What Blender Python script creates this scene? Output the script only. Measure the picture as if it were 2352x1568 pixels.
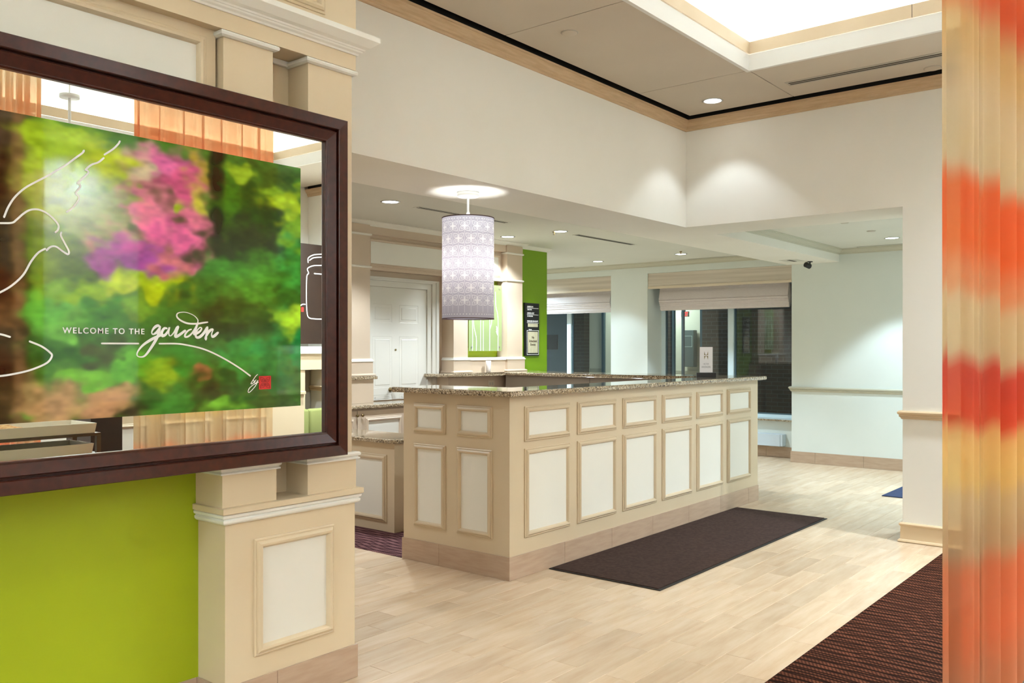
import bpy, bmesh, math, random
from mathutils import Vector, Matrix
random.seed(7)
S = bpy.context.scene
for o in list(bpy.data.objects): bpy.data.objects.remove(o)
C = S.collection

# ------------------------------------------------------------------ camera
cam = bpy.data.objects.new('camera', bpy.data.cameras.new('camera')); C.objects.link(cam)
cam.location = (0, 0, 1.60)
YAW = math.radians(39.095)
cam.rotation_euler = (math.radians(90), 0, YAW)
cam.data.sensor_width = 36; cam.data.lens = 36*2011/2352
cam.data.shift_y = 15/2352
cam.data.clip_start = 0.05
S.camera = cam
S.view_settings.view_transform = 'Standard'; S.view_settings.look = 'None'
S.view_settings.gamma = 1; S.view_settings.use_curve_mapping = False
S.view_settings.exposure = 1.04

# ------------------------------------------------------------------ world (night outside)
W = bpy.data.worlds.new('night'); S.world = W; W.use_nodes = True
W.node_tree.nodes['Background'].inputs[0].default_value = (0.10, 0.16, 0.24, 1)
W.node_tree.nodes['Background'].inputs[1].default_value = 0.4

# light levels (colour, watts) used by the lamp builders below
L_HALL = ((0.77, 0.89, 1.0), 132)        # high hall: downlight colour, power of the added fill spots
L_COVE = ((0.82, 0.93, 1.0), 20)        # emission strength of the cove strips
L_DESK = ((0.78, 0.89, 1.0), 128)       # recessed downlights over the desk, also scales the added fill
L_FAR = ((0.66, 0.85, 1.0), 114)        # recessed downlights near the windows, also scales the added fill
L_PEND = ((1.0, 0.97, 0.97), 1.1)        # bulb in the pendant shade
L_OUT = ((0.84, 1.0, 0.97), 24)         # vestibule outside the windows

# ------------------------------------------------------------------ materials
def lin(c):
    return tuple(((v/255)/12.92 if v <= 10 else (((v/255)+0.055)/1.055)**2.4) for v in c)+(1,)
def mat(name, rgb, rough=.5, rgb2=None, nscale=8, bump=0, bscale=60, metal=0, coat=0, spec=.5, stretch=None, detail=4):
    m = bpy.data.materials.new(name); m.use_nodes = True
    nt = m.node_tree; b = nt.nodes['Principled BSDF']
    b.inputs['Base Color'].default_value = lin(rgb); b.inputs['Roughness'].default_value = rough
    b.inputs['Metallic'].default_value = metal; b.inputs['Coat Weight'].default_value = coat
    b.inputs['Specular IOR Level'].default_value = spec
    tc = nt.nodes.new('ShaderNodeTexCoord'); vec = tc.outputs['Object']
    if stretch:
        mp = nt.nodes.new('ShaderNodeMapping'); mp.inputs['Scale'].default_value = stretch
        nt.links.new(vec, mp.inputs['Vector']); vec = mp.outputs['Vector']
    if rgb2:
        n = nt.nodes.new('ShaderNodeTexNoise'); n.inputs['Scale'].default_value = nscale; n.inputs['Detail'].default_value = detail
        nt.links.new(vec, n.inputs['Vector'])
        r = nt.nodes.new('ShaderNodeValToRGB'); r.color_ramp.elements[0].position = .35; r.color_ramp.elements[1].position = .65
        r.color_ramp.elements[0].color = lin(rgb); r.color_ramp.elements[1].color = lin(rgb2)
        nt.links.new(n.outputs['Fac'], r.inputs['Fac']); nt.links.new(r.outputs['Color'], b.inputs['Base Color'])
    if bump:
        n2 = nt.nodes.new('ShaderNodeTexNoise'); n2.inputs['Scale'].default_value = bscale; n2.inputs['Detail'].default_value = 3
        nt.links.new(vec, n2.inputs['Vector'])
        bp = nt.nodes.new('ShaderNodeBump'); bp.inputs['Strength'].default_value = bump; bp.inputs['Distance'].default_value = .002
        nt.links.new(n2.outputs['Fac'], bp.inputs['Height']); nt.links.new(bp.outputs['Normal'], b.inputs['Normal'])
    return m
def emis(name, col, strength):
    m = bpy.data.materials.new(name); m.use_nodes = True
    nt = m.node_tree; nt.nodes.clear()
    e = nt.nodes.new('ShaderNodeEmission'); e.inputs[0].default_value = (*col, 1); e.inputs[1].default_value = strength
    o = nt.nodes.new('ShaderNodeOutputMaterial'); nt.links.new(e.outputs[0], o.inputs[0])
    return m

M = {}
M['hall_wall'] = mat('hall wall paint', (236, 232, 221), .55, (233, 229, 217), 1.5, .06, 300)
M['hall_ceiling'] = mat('hall ceiling paint', (214, 202, 184), .7, (209, 197, 179), 1.2)
M['low_ceiling'] = mat('low ceiling paint', (212, 210, 198), .7, (208, 206, 194), 1.2)
M['far_wall'] = mat('cool white wall paint', (222, 226, 218), .55, (218, 223, 215), 1.5)
M['far_trim'] = mat('greenish grey trim paint', (192, 188, 168), .45)
M['cove_wall'] = mat('cove white paint', (240, 238, 232), .6)
M['beige'] = mat('tan satin paint', (221, 202, 169), .38, (218, 198, 164), 2.0, .04, 200)
M['beige_desk'] = mat('tan desk paint', (209, 190, 158), .38, (207, 187, 155), 2.0)
M['back_beige'] = mat('pinkish tan paint', (206, 186, 162), .45, (202, 182, 157), 1.5)
M['trim_wood'] = mat('pale wood moulding', (205, 176, 138), .45, (193, 163, 124), 6, stretch=(1, 1, 12))
M['cove_trim'] = mat('cove fascia board', (226, 204, 172), .45, (221, 198, 165), 3)
M['rail_tan'] = mat('tan chair rail paint', (212, 188, 152), .35)
M['white_bead'] = mat('white gloss paint', (240, 238, 228), .3)
M['cream_panel'] = mat('cream inset panel', (233, 229, 216), .5, (230, 226, 212), 1.5)
M['door_white'] = mat('white door paint', (214, 210, 198), .4)
M['green'] = mat('lime green paint', (160, 174, 2), .5, (155, 169, 1), 1.5)
M['green2'] = mat('leaf green paint', (120, 160, 4), .5, (115, 155, 3), 1.5)
M['base_tile'] = mat('baseboard tile', (188, 162, 137), .4, (178, 151, 126), 3, stretch=(2, 2, 14), detail=5)
M['grout'] = mat('grout', (218, 204, 184), .8)
M['mat_dark'] = mat('floor mat pile', (74, 58, 52), .95, (62, 47, 42), 40, .8, 400, spec=.1)
M['mat_edge'] = mat('rubber mat edge', (30, 24, 20), .6)
M['navy'] = mat('navy mat pile', (40, 55, 88), .95, (32, 45, 75), 30)
M['black'] = mat('black plastic', (22, 22, 22), .4)
M['dark_void'] = mat('dark gap', (20, 17, 12), .9)
M['diffuser'] = mat('diffuser slat metal', (188, 180, 164), .5)
M['slot'] = mat('shadowed slot', (66, 62, 52), .8)
M['brass'] = mat('aged brass', (150, 130, 90), .3, metal=1)
M['chrome'] = mat('brushed metal', (200, 200, 200), .25, metal=1)
M['lamp_white'] = mat('white lamp metal', (225, 226, 222), .35)
M['white_print'] = mat('white print', (253, 252, 246), .5)
M['red_print'] = mat('red print', (218, 45, 38), .45)
M['red_dark'] = mat('dark red print', (110, 20, 18), .5)
M['conv'] = mat('convector enamel', (205, 216, 224), .4)
M['blind'] = mat('blind fabric', (216, 206, 202), .9, (208, 198, 194), 30, stretch=(1, 1, 10))
M['win_frame'] = mat('white window frame', (214, 232, 238), .4)
M['alu'] = mat('blue grey aluminium', (90, 112, 122), .4, metal=.3)
M['brick'] = None
M['tray_white'] = mat('cream tray', (235, 230, 212), .35)
M['bread'] = mat('bread crust', (190, 140, 80), .8, (225, 190, 130), 30)
M['table_dark'] = mat('dark metal table', (88, 74, 58), .4)
M['cushion'] = mat('striped green cushion', (150, 156, 92), .85)
M['board_brown'] = mat('dark brown board', (52, 32, 19), .3, (44, 26, 15), 3)
M['outlet'] = mat('outlet plastic', (212, 198, 175), .4)
M['paper'] = mat('cream paper', (206, 200, 168), .7, (185, 178, 145), 8, stretch=(40, 40, 2))
M['grey_text'] = mat('grey print', (150, 148, 150), .6)
M['brown_text'] = mat('brown print', (70, 50, 35), .6)
M['gold_text'] = mat('gold print', (150, 138, 105), .5)
M['card'] = mat('white card', (238, 236, 236), .5)
M['grey_cab'] = mat('grey brown laminate', (150, 138, 122), .5)
M['leaf'] = mat('plant leaf', (50, 80, 45), .6)
M['sand'] = mat('outside paving', (90, 92, 88), .9)

def wood_dark():
    m = mat('dark mahogany frame', (68, 26, 14), .28, (52, 18, 10), 5, stretch=(1, 6, 6), coat=.15, spec=.35)
    m.node_tree.nodes['Principled BSDF'].inputs['Coat Roughness'].default_value = .22
    return m
M['frame'] = wood_dark()

def granite():
    m = bpy.data.materials.new('speckled granite'); m.use_nodes = True; nt = m.node_tree; b = nt.nodes['Principled BSDF']
    tc = nt.nodes.new('ShaderNodeTexCoord')
    n0 = nt.nodes.new('ShaderNodeTexNoise'); n0.inputs['Scale'].default_value = 45; n0.inputs['Detail'].default_value = 2
    nt.links.new(tc.outputs['Object'], n0.inputs['Vector'])
    mx = nt.nodes.new('ShaderNodeMixRGB'); mx.inputs[0].default_value = .02
    nt.links.new(tc.outputs['Object'], mx.inputs[1]); nt.links.new(n0.outputs['Color'], mx.inputs[2])
    v = nt.nodes.new('ShaderNodeTexVoronoi'); v.inputs['Scale'].default_value = 160
    nt.links.new(mx.outputs[0], v.inputs['Vector'])
    sp = nt.nodes.new('ShaderNodeSeparateColor'); nt.links.new(v.outputs['Color'], sp.inputs[0])
    r = nt.nodes.new('ShaderNodeValToRGB'); cr = r.color_ramp; cr.interpolation = 'CONSTANT'
    cr.elements[0].position = 0; cr.elements[0].color = lin((74, 62, 48))
    cr.elements[1].position = .16; cr.elements[1].color = lin((124, 106, 82))
    for p, c in ((.36, (168, 146, 114)), (.55, (196, 178, 148)), (.74, (146, 126, 98)), (.88, (214, 200, 174))):
        e = cr.elements.new(p); e.color = lin(c)
    nt.links.new(sp.outputs[0], r.inputs['Fac']); nt.links.new(r.outputs['Color'], b.inputs['Base Color'])
    b.inputs['Roughness'].default_value = .07; b.inputs['Coat Weight'].default_value = .5; b.inputs['Coat Roughness'].default_value = .04
    return m
M['granite'] = granite()

def plank_mat():
    m = bpy.data.materials.new('wood look porcelain'); m.use_nodes = True; nt = m.node_tree; b = nt.nodes['Principled BSDF']
    oi = nt.nodes.new('ShaderNodeObjectInfo'); geo = nt.nodes.new('ShaderNodeNewGeometry')
    mp = nt.nodes.new('ShaderNodeMapping'); mp.inputs['Scale'].default_value = (14, 1.8, 1)
    cmb = nt.nodes.new('ShaderNodeCombineXYZ'); mul = nt.nodes.new('ShaderNodeMath'); mul.operation = 'MULTIPLY'; mul.inputs[1].default_value = 37
    nt.links.new(oi.outputs['Random'], mul.inputs[0]); nt.links.new(mul.outputs[0], cmb.inputs['X']); nt.links.new(mul.outputs[0], cmb.inputs['Y'])
    add = nt.nodes.new('ShaderNodeVectorMath'); nt.links.new(geo.outputs['Position'], add.inputs[0]); nt.links.new(cmb.outputs[0], add.inputs[1])
    nt.links.new(add.outputs[0], mp.inputs['Vector'])
    n = nt.nodes.new('ShaderNodeTexNoise'); n.inputs['Scale'].default_value = 1.0; n.inputs['Detail'].default_value = 7; n.inputs['Roughness'].default_value = .6
    nt.links.new(mp.outputs[0], n.inputs['Vector'])
    r = nt.nodes.new('ShaderNodeValToRGB'); cr = r.color_ramp
    cr.elements[0].position = .3; cr.elements[0].color = lin((202, 174, 142)); cr.elements[1].position = .72; cr.elements[1].color = lin((219, 196, 168))
    e = cr.elements.new(.5); e.color = lin((211, 186, 155))
    nt.links.new(n.outputs['Fac'], r.inputs['Fac'])
    r2 = nt.nodes.new('ShaderNodeMapRange'); r2.inputs['To Min'].default_value = .89; r2.inputs['To Max'].default_value = 1.05
    nt.links.new(oi.outputs['Random'], r2.inputs[0])
    hs = nt.nodes.new('ShaderNodeHueSaturation'); nt.links.new(r2.outputs[0], hs.inputs['Value']); nt.links.new(r.outputs['Color'], hs.inputs['Color'])
    nt.links.new(hs.outputs[0], b.inputs['Base Color'])
    b.inputs['Roughness'].default_value = .27
    return m
M['plank'] = plank_mat()

def carpet_mat(name, dark, light, tint):
    m = bpy.data.materials.new(name); m.use_nodes = True; nt = m.node_tree; b = nt.nodes['Principled BSDF']
    geo = nt.nodes.new('ShaderNodeNewGeometry')
    sep = nt.nodes.new('ShaderNodeSeparateXYZ'); nt.links.new(geo.outputs['Position'], sep.inputs[0])
    def wave(fx, fy, ph, amp_scale, amp):
        xm = nt.nodes.new('ShaderNodeMath'); xm.operation = 'MULTIPLY'; xm.inputs[1].default_value = fx; nt.links.new(sep.outputs['X'], xm.inputs[0])
        yy = nt.nodes.new('ShaderNodeMath'); yy.operation = 'ADD'; nt.links.new(xm.outputs[0], yy.inputs[0]); nt.links.new(sep.outputs['Y'], yy.inputs[1])
        mp = nt.nodes.new('ShaderNodeMapping'); mp.inputs['Scale'].default_value = (amp_scale, .9, 1); mp.inputs['Location'].default_value = (ph, ph*2, 0)
        nt.links.new(geo.outputs['Position'], mp.inputs['Vector'])
        n = nt.nodes.new('ShaderNodeTexNoise'); n.inputs['Scale'].default_value = 1; n.inputs['Detail'].default_value = 1
        nt.links.new(mp.outputs[0], n.inputs['Vector'])
        a = nt.nodes.new('ShaderNodeMath'); a.operation = 'MULTIPLY_ADD'; a.inputs[1].default_value = amp
        nt.links.new(n.outputs['Fac'], a.inputs[0])
        y = nt.nodes.new('ShaderNodeMath'); y.operation = 'MULTIPLY'; y.inputs[1].default_value = fy
        nt.links.new(yy.outputs[0], y.inputs[0]); nt.links.new(y.outputs[0], a.inputs[2])
        s = nt.nodes.new('ShaderNodeMath'); s.operation = 'SINE'; nt.links.new(a.outputs[0], s.inputs[0])
        return s
    s1 = wave(.13, 118, 3, 1.6, 16); s2 = wave(-.10, 84, 11, 2.2, 18)
    mx = nt.nodes.new('ShaderNodeMath'); mx.operation = 'MAXIMUM'; nt.links.new(s1.outputs[0], mx.inputs[0]); nt.links.new(s2.outputs[0], mx.inputs[1])
    rr = nt.nodes.new('ShaderNodeValToRGB'); rr.color_ramp.elements[0].position = .55; rr.color_ramp.elements[1].position = .8
    rr.color_ramp.elements[0].color = (0, 0, 0, 1); rr.color_ramp.elements[1].color = (1, 1, 1, 1)
    nt.links.new(mx.outputs[0], rr.inputs['Fac'])
    # fine diagonal ribs
    dg = nt.nodes.new('ShaderNodeMath'); dg.operation = 'MULTIPLY_ADD'; dg.inputs[1].default_value = 330
    ym = nt.nodes.new('ShaderNodeMath'); ym.operation = 'MULTIPLY'; ym.inputs[1].default_value = 170
    nt.links.new(sep.outputs['Y'], ym.inputs[0]); nt.links.new(sep.outputs['X'], dg.inputs[0]); nt.links.new(ym.outputs[0], dg.inputs[2])
    sn = nt.nodes.new('ShaderNodeMath'); sn.operation = 'SINE'; nt.links.new(dg.outputs[0], sn.inputs[0])
    mr = nt.nodes.new('ShaderNodeMapRange'); mr.inputs[1].default_value = -1; mr.inputs[3].default_value = 0; mr.inputs[4].default_value = 1
    nt.links.new(sn.outputs[0], mr.inputs[0])
    c1 = nt.nodes.new('ShaderNodeMixRGB'); c1.inputs[1].default_value = lin(light); c1.inputs[2].default_value = lin(tint)
    nt.links.new(mr.outputs[0], c1.inputs[0])
    n3 = nt.nodes.new('ShaderNodeTexNoise'); n3.inputs['Scale'].default_value = 7; nt.links.new(geo.outputs['Position'], n3.inputs['Vector'])
    hs = nt.nodes.new('ShaderNodeHueSaturation'); nt.links.new(c1.outputs[0], hs.inputs['Color'])
    mr2 = nt.nodes.new('ShaderNodeMapRange'); mr2.inputs[1].default_value = .3; mr2.inputs[2].default_value = .7; mr2.inputs[3].default_value = .8; mr2.inputs[4].default_value = 1.25
    nt.links.new(n3.outputs['Fac'], mr2.inputs[0]); nt.links.new(mr2.outputs[0], hs.inputs['Value'])
    c2 = nt.nodes.new('ShaderNodeMixRGB'); c2.inputs[2].default_value = lin(dark)
    nt.links.new(rr.outputs['Color'], c2.inputs[0]); nt.links.new(hs.outputs[0], c2.inputs[1])
    nt.links.new(c2.outputs[0], b.inputs['Base Color']); b.inputs['Roughness'].default_value = .95; b.inputs['Specular IOR Level'].default_value = .08
    bp = nt.nodes.new('ShaderNodeBump'); bp.inputs['Strength'].default_value = .6; bp.inputs['Distance'].default_value = .004; bp.invert = True
    nt.links.new(rr.outputs['Color'], bp.inputs['Height']); nt.links.new(bp.outputs[0], b.inputs['Normal'])
    return m
M['carpet'] = carpet_mat('brown waved carpet', (34, 16, 7), (102, 61, 42), (64, 33, 21))
M['carpet2'] = carpet_mat('plum waved carpet', (62, 36, 38), (124, 90, 88), (96, 62, 62))

def mirror_mat():
    m = mat('mirror silver', (236, 236, 230), .0, metal=1)
    return m
M['mirror'] = mirror_mat()
def glass_mat(name, col, rough=0):
    m = mat(name, (255, 255, 255), rough); b = m.node_tree.nodes['Principled BSDF']
    b.inputs['Transmission Weight'].default_value = 1; b.inputs['IOR'].default_value = 1.5
    b.inputs['Base Color'].default_value = (*col, 1)
    return m
M['win_glass'] = glass_mat('window glass', (.84, .90, .90))
M['art_glass'] = glass_mat('clear acrylic', (.93, .97, .92))
M['art_glass'].node_tree.nodes['Principled BSDF'].inputs['Transmission Weight'].default_value = .5
M['art_glass'].node_tree.nodes['Principled BSDF'].inputs['Base Color'].default_value = lin((186, 204, 140))
M['candle_glass'] = mat('frosted glass', (236, 230, 224), .4)
M['candle_glass'].node_tree.nodes['Principled BSDF'].inputs['Transmission Weight'].default_value = .35
M['candle_glass'].node_tree.nodes['Principled BSDF'].inputs['Roughness'].default_value = .5

def brick_mat():
    m = mat('outside brick', (90, 62, 50), .9); nt = m.node_tree; b = nt.nodes['Principled BSDF']
    tc = nt.nodes.new('ShaderNodeTexCoord'); mp = nt.nodes.new('ShaderNodeMapping'); mp.inputs['Rotation'].default_value = (math.radians(90), 0, 0)
    nt.links.new(tc.outputs['Object'], mp.inputs['Vector'])
    br = nt.nodes.new('ShaderNodeTexBrick'); br.inputs['Scale'].default_value = 1; br.inputs['Brick Width'].default_value = .21; br.inputs['Row Height'].default_value = .072
    br.inputs['Mortar Size'].default_value = .006
    br.inputs['Color1'].default_value = lin((98, 84, 74)); br.inputs['Color2'].default_value = lin((86, 76, 68)); br.inputs['Mortar'].default_value = lin((108, 104, 96))
    nt.links.new(mp.outputs[0], br.inputs['Vector']); nt.links.new(br.outputs['Color'], b.inputs['Base Color'])
    return m
M['brick'] = brick_mat()

def valance_mat():
    m = mat('grasscloth valance', (216, 204, 188), .8, (196, 183, 166), 1.0, stretch=(.6, .6, 26), detail=2)
    return m
M['valance'] = valance_mat()
M['valance_edge'] = mat('valance hem board', (216, 200, 176), .6)

def curtain_mat():
    m = bpy.data.materials.new('sheer ombre cloth'); m.use_nodes = True; nt = m.node_tree; nt.nodes.clear()
    geo = nt.nodes.new('ShaderNodeNewGeometry'); sep = nt.nodes.new('ShaderNodeSeparateXYZ'); nt.links.new(geo.outputs['Position'], sep.inputs[0])
    n = nt.nodes.new('ShaderNodeTexNoise'); n.inputs['Scale'].default_value = 1; n.inputs['Detail'].default_value = 2
    mp = nt.nodes.new('ShaderNodeMapping'); mp.inputs['Scale'].default_value = (5.5, 5.5, .3); nt.links.new(geo.outputs['Position'], mp.inputs[0]); nt.links.new(mp.outputs[0], n.inputs['Vector'])
    a = nt.nodes.new('ShaderNodeMath'); a.operation = 'MULTIPLY_ADD'; a.inputs[1].default_value = .26; nt.links.new(n.outputs['Fac'], a.inputs[0])
    sc = nt.nodes.new('ShaderNodeMath'); sc.operation = 'ADD'; sc.inputs[1].default_value = -.13; nt.links.new(sep.outputs['Z'], sc.inputs[0]); nt.links.new(sc.outputs[0], a.inputs[2])
    dv = nt.nodes.new('ShaderNodeMath'); dv.operation = 'DIVIDE'; dv.inputs[1].default_value = 4.6; nt.links.new(a.outputs[0], dv.inputs[0])
    r = nt.nodes.new('ShaderNodeValToRGB'); cr = r.color_ramp
    cr.interpolation = 'EASE'
    stops = [(0.0, (228, 184, 150)), (.46, (240, 180, 140)), (.66, (250, 168, 124)), (.84, (244, 164, 122)), (.94, (224, 196, 158)), (1.08, (230, 206, 166)), (1.16, (246, 216, 152)),
             (1.28, (248, 214, 150)), (1.36, (236, 118, 88)), (1.50, (228, 112, 92)), (1.58, (232, 212, 176)), (1.72, (236, 216, 180)), (1.80, (244, 184, 140)), (1.94, (250, 150, 96)),
             (2.10, (248, 146, 98)), (2.20, (236, 220, 188)), (2.40, (240, 222, 192)), (2.62, (236, 208, 160)), (2.78, (236, 136, 98)), (3.0, (240, 150, 104)), (3.3, (238, 190, 148)), (3.7, (240, 220, 190))]
    cr.elements[0].position = 0; cr.elements[0].color = lin(stops[0][1]); cr.elements[1].position = stops[-1][0]/4.6; cr.elements[1].color = lin(stops[-1][1])
    for z, c in stops[1:-1]:
        e = cr.elements.new(z/4.6); e.color = lin(c)
    nt.links.new(dv.outputs[0], r.inputs['Fac'])
    d = nt.nodes.new('ShaderNodeBsdfDiffuse'); t = nt.nodes.new('ShaderNodeBsdfTranslucent'); tr = nt.nodes.new('ShaderNodeBsdfTransparent')
    nt.links.new(r.outputs[0], d.inputs[0]); nt.links.new(r.outputs[0], t.inputs[0]); nt.links.new(r.outputs[0], tr.inputs[0])
    m1 = nt.nodes.new('ShaderNodeMixShader'); m1.inputs[0].default_value = .55; nt.links.new(d.outputs[0], m1.inputs[1]); nt.links.new(t.outputs[0], m1.inputs[2])
    m2 = nt.nodes.new('ShaderNodeMixShader'); m2.inputs[0].default_value = .36; nt.links.new(m1.outputs[0], m2.inputs[1]); nt.links.new(tr.outputs[0], m2.inputs[2])
    o = nt.nodes.new('ShaderNodeOutputMaterial'); nt.links.new(m2.outputs[0], o.inputs[0])
    return m
M['curtain'] = curtain_mat()

def shade_mat():
    m = bpy.data.materials.new('printed drum shade'); m.use_nodes = True; nt = m.node_tree; nt.nodes.clear()
    d = nt.nodes.new('ShaderNodeBsdfDiffuse'); t = nt.nodes.new('ShaderNodeBsdfTranslucent')
    at = nt.nodes.new('ShaderNodeAttribute'); at.attribute_name = 'flower_print'
    mx = nt.nodes.new('ShaderNodeMixRGB'); mx.inputs[1].default_value = lin((194, 192, 204)); mx.inputs[2].default_value = lin((253, 253, 253))
    nt.links.new(at.outputs['Fac'], mx.inputs[0]); nt.links.new(mx.outputs[0], d.inputs[0]); nt.links.new(mx.outputs[0], t.inputs[0])
    m1 = nt.nodes.new('ShaderNodeMixShader'); m1.inputs[0].default_value = .5; nt.links.new(d.outputs[0], m1.inputs[1]); nt.links.new(t.outputs[0], m1.inputs[2])
    o = nt.nodes.new('ShaderNodeOutputMaterial'); nt.links.new(m1.outputs[0], o.inputs[0])
    return m
M['shade'] = shade_mat()

# ------------------------------------------------------------------ builders
def obj(name, bm, m, parent=None, smooth=False):
    if isinstance(bm, bpy.types.Mesh): me = bm
    else:
        bmesh.ops.recalc_face_normals(bm, faces=bm.faces)
        me = bpy.data.meshes.new(name); bm.to_mesh(me); bm.free()
        if smooth:
            for p in me.polygons: p.use_smooth = True
        me.materials.append(m)
    o = bpy.data.objects.new(name, me); C.objects.link(o)
    if parent: o.parent = parent; o.matrix_parent_inverse = parent.matrix_world.inverted() if False else Matrix.Translation(-parent.location) if parent.parent is None and parent.type == 'EMPTY' and parent.rotation_euler.z == 0 else Matrix.Identity(4)
    return o
def tag(o, label, cat, group=None):
    o['label'] = label; o['category'] = cat
    if group: o['group'] = group
    return o
def thing(name, label, cat, loc=(0, 0, 0), group=None):
    o = bpy.data.objects.new(name, None); C.objects.link(o); o.location = loc; o.empty_display_size = .1
    return tag(o, label, cat, group)
def struct(name, bm, m, parent=None):
    o = obj(name, bm, m, parent)
    if parent is None: o['kind'] = 'structure'
    return o
def box(x0, x1, y0, y1, z0, z1, bm=None, bev=0):
    b = bm or bmesh.new()
    vs = [b.verts.new((x, y, z)) for z in (z0, z1) for y in (y0, y1) for x in (x0, x1)]
    fs = [b.faces.new([vs[i] for i in f]) for f in ((0, 2, 3, 1), (4, 5, 7, 6), (0, 1, 5, 4), (2, 6, 7, 3), (1, 3, 7, 5), (0, 4, 6, 2))]
    if bev:
        es = list({e for f in fs for e in f.edges})
        bmesh.ops.bevel(b, geom=es, offset=bev, segments=2, affect='EDGES', profile=.6)
    return b
def prism(poly, z0, z1, bm=None, bev=0, segs=3):
    b = bm or bmesh.new()
    lo = [b.verts.new((x, y, z0)) for x, y in poly]; hi = [b.verts.new((x, y, z1)) for x, y in poly]
    n = len(poly); fs = [b.faces.new(lo[::-1]), b.faces.new(hi)]
    for i in range(n): fs.append(b.faces.new((lo[i], lo[(i+1) % n], hi[(i+1) % n], hi[i])))
    if bev:
        es = [e for e in {e for f in fs for e in f.edges} if abs(e.verts[0].co.z-e.verts[1].co.z) < 1e-6]
        bmesh.ops.bevel(b, geom=es, offset=bev, segments=segs, affect='EDGES', profile=.5)
    return b
def cyl(p, r, h, n=24, bm=None, r2=None, axis='Z'):
    b = bm or bmesh.new()
    mt = {'Z': Matrix.Identity(4), 'X': Matrix.Rotation(math.pi/2, 4, 'Y'), 'Y': Matrix.Rotation(-math.pi/2, 4, 'X')}[axis]
    bmesh.ops.create_cone(b, cap_ends=True, segments=n, radius1=r, radius2=r if r2 is None else r2, depth=h, matrix=Matrix.Translation(p) @ mt)
    return b
def lathe(p, prof, n=32, bm=None, axis='Z'):
    b = bm or bmesh.new(); rings = []
    for r, z in prof:
        ring = []
        for i in range(n):
            a = 2*math.pi*i/n; v = Vector((r*math.cos(a), r*math.sin(a), z))
            if axis == 'X': v = Vector((v.z, v.x, v.y))
            if axis == '-Y': v = Vector((v.x, -v.z, v.y))
            ring.append(b.verts.new(Vector(p)+v))
        rings.append(ring)
    for q in range(len(rings)-1):
        for i in range(n): b.faces.new((rings[q][i], rings[q][(i+1) % n], rings[q+1][(i+1) % n], rings[q+1][i]))
    mxr = max(p[0] for p in prof)
    for ring in (() if min(prof[0][0], prof[-1][0]) > .5*mxr else (rings[0], rings[-1])):
        if (ring[0].co-ring[n//2].co).length > 1e-5: b.faces.new(ring)
    return b
# plane bases: (origin offset along normal) a = right, b = up as seen by a viewer facing the plane
def basis(kind, d):
    if kind == 'X': return Matrix(((0, 0, 1, d), (1, 0, 0, 0), (0, 1, 0, 0), (0, 0, 0, 1)))       # normal +X, a=+Y, b=+Z
    if kind == '-Y': return Matrix(((1, 0, 0, 0), (0, 0, -1, d), (0, 1, 0, 0), (0, 0, 0, 1)))     # normal -Y, a=+X, b=+Z
    if kind == '-X': return Matrix(((0, 0, -1, d), (-1, 0, 0, 0), (0, 1, 0, 0), (0, 0, 0, 1)))    # normal -X, a=-Y
def ringf(B, a0, a1, b0, b1, prof, bm=None):
    """mitred picture-frame moulding; prof = [(inset, height)]"""
    b = bm or bmesh.new(); R = []
    for d, h in prof:
        R.append([b.verts.new(B @ Vector((x, y, h))) for x, y in ((a0+d, b0+d), (a1-d, b0+d), (a1-d, b1-d), (a0+d, b1-d))])
    for q in range(len(R)-1):
        for i in range(4): b.faces.new((R[q][i], R[q][(i+1) % 4], R[q+1][(i+1) % 4], R[q+1][i]))
    return b
MOULD = [(0, 0), (0, .008), (.006, .012), (.011, .010), (.014, .017), (.024, .024), (.034, .022), (.040, .014), (.045, .004), (.045, 0)]
def panel(B, a0, a1, b0, b1, parent, mm, pm, w=1.0, named='panel_moulding'):
    obj(named, ringf(B, a0, a1, b0, b1, [(d*w, h*w) for d, h in MOULD]), mm, parent)
    i = .043*w; b = bmesh.new()
    vs = [b.verts.new(B @ Vector((x, y, h))) for h in (0, .003) for x, y in ((a0+i, b0+i), (a1-i, b0+i), (a1-i, b1-i), (a0+i, b1-i))]
    b.faces.new(vs[4:]); b.faces.new(vs[:4])
    for k in range(4): b.faces.new((vs[k], vs[(k+1) % 4], vs[4+(k+1) % 4], vs[4+k]))
    obj('inset_panel', b, pm, parent)
def sweep(path, prof, bm=None, closed=False):
    """path: plan polyline; prof: [(outward offset to the right of travel, z)] closed profile"""
    b = bm or bmesh.new(); n = len(path); P = [Vector(p) for p in path]; rings = []
    for i in range(n):
        if closed or 0 < i < n-1: d1 = (P[i]-P[i-1]).normalized(); d2 = (P[(i+1) % n]-P[i]).normalized()
        elif i == 0: d1 = d2 = (P[1]-P[0]).normalized()
        else: d1 = d2 = (P[-1]-P[-2]).normalized()
        n1 = Vector((d1.y, -d1.x)); n2 = Vector((d2.y, -d2.x)); mt = (n1+n2); mt = mt/ max(.2, mt.dot(n1))
        rings.append([b.verts.new((P[i].x+mt.x*o, P[i].y+mt.y*o, z)) for o, z in prof])
    m = len(prof)
    for i in range(n if closed else n-1):
        A, D = rings[i], rings[(i+1) % n]
        for k in range(m): b.faces.new((A[k], A[(k+1) % m], D[(k+1) % m], D[k]))
    if not closed: b.faces.new(rings[0][::-1]); b.faces.new(rings[-1])
    return b
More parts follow.
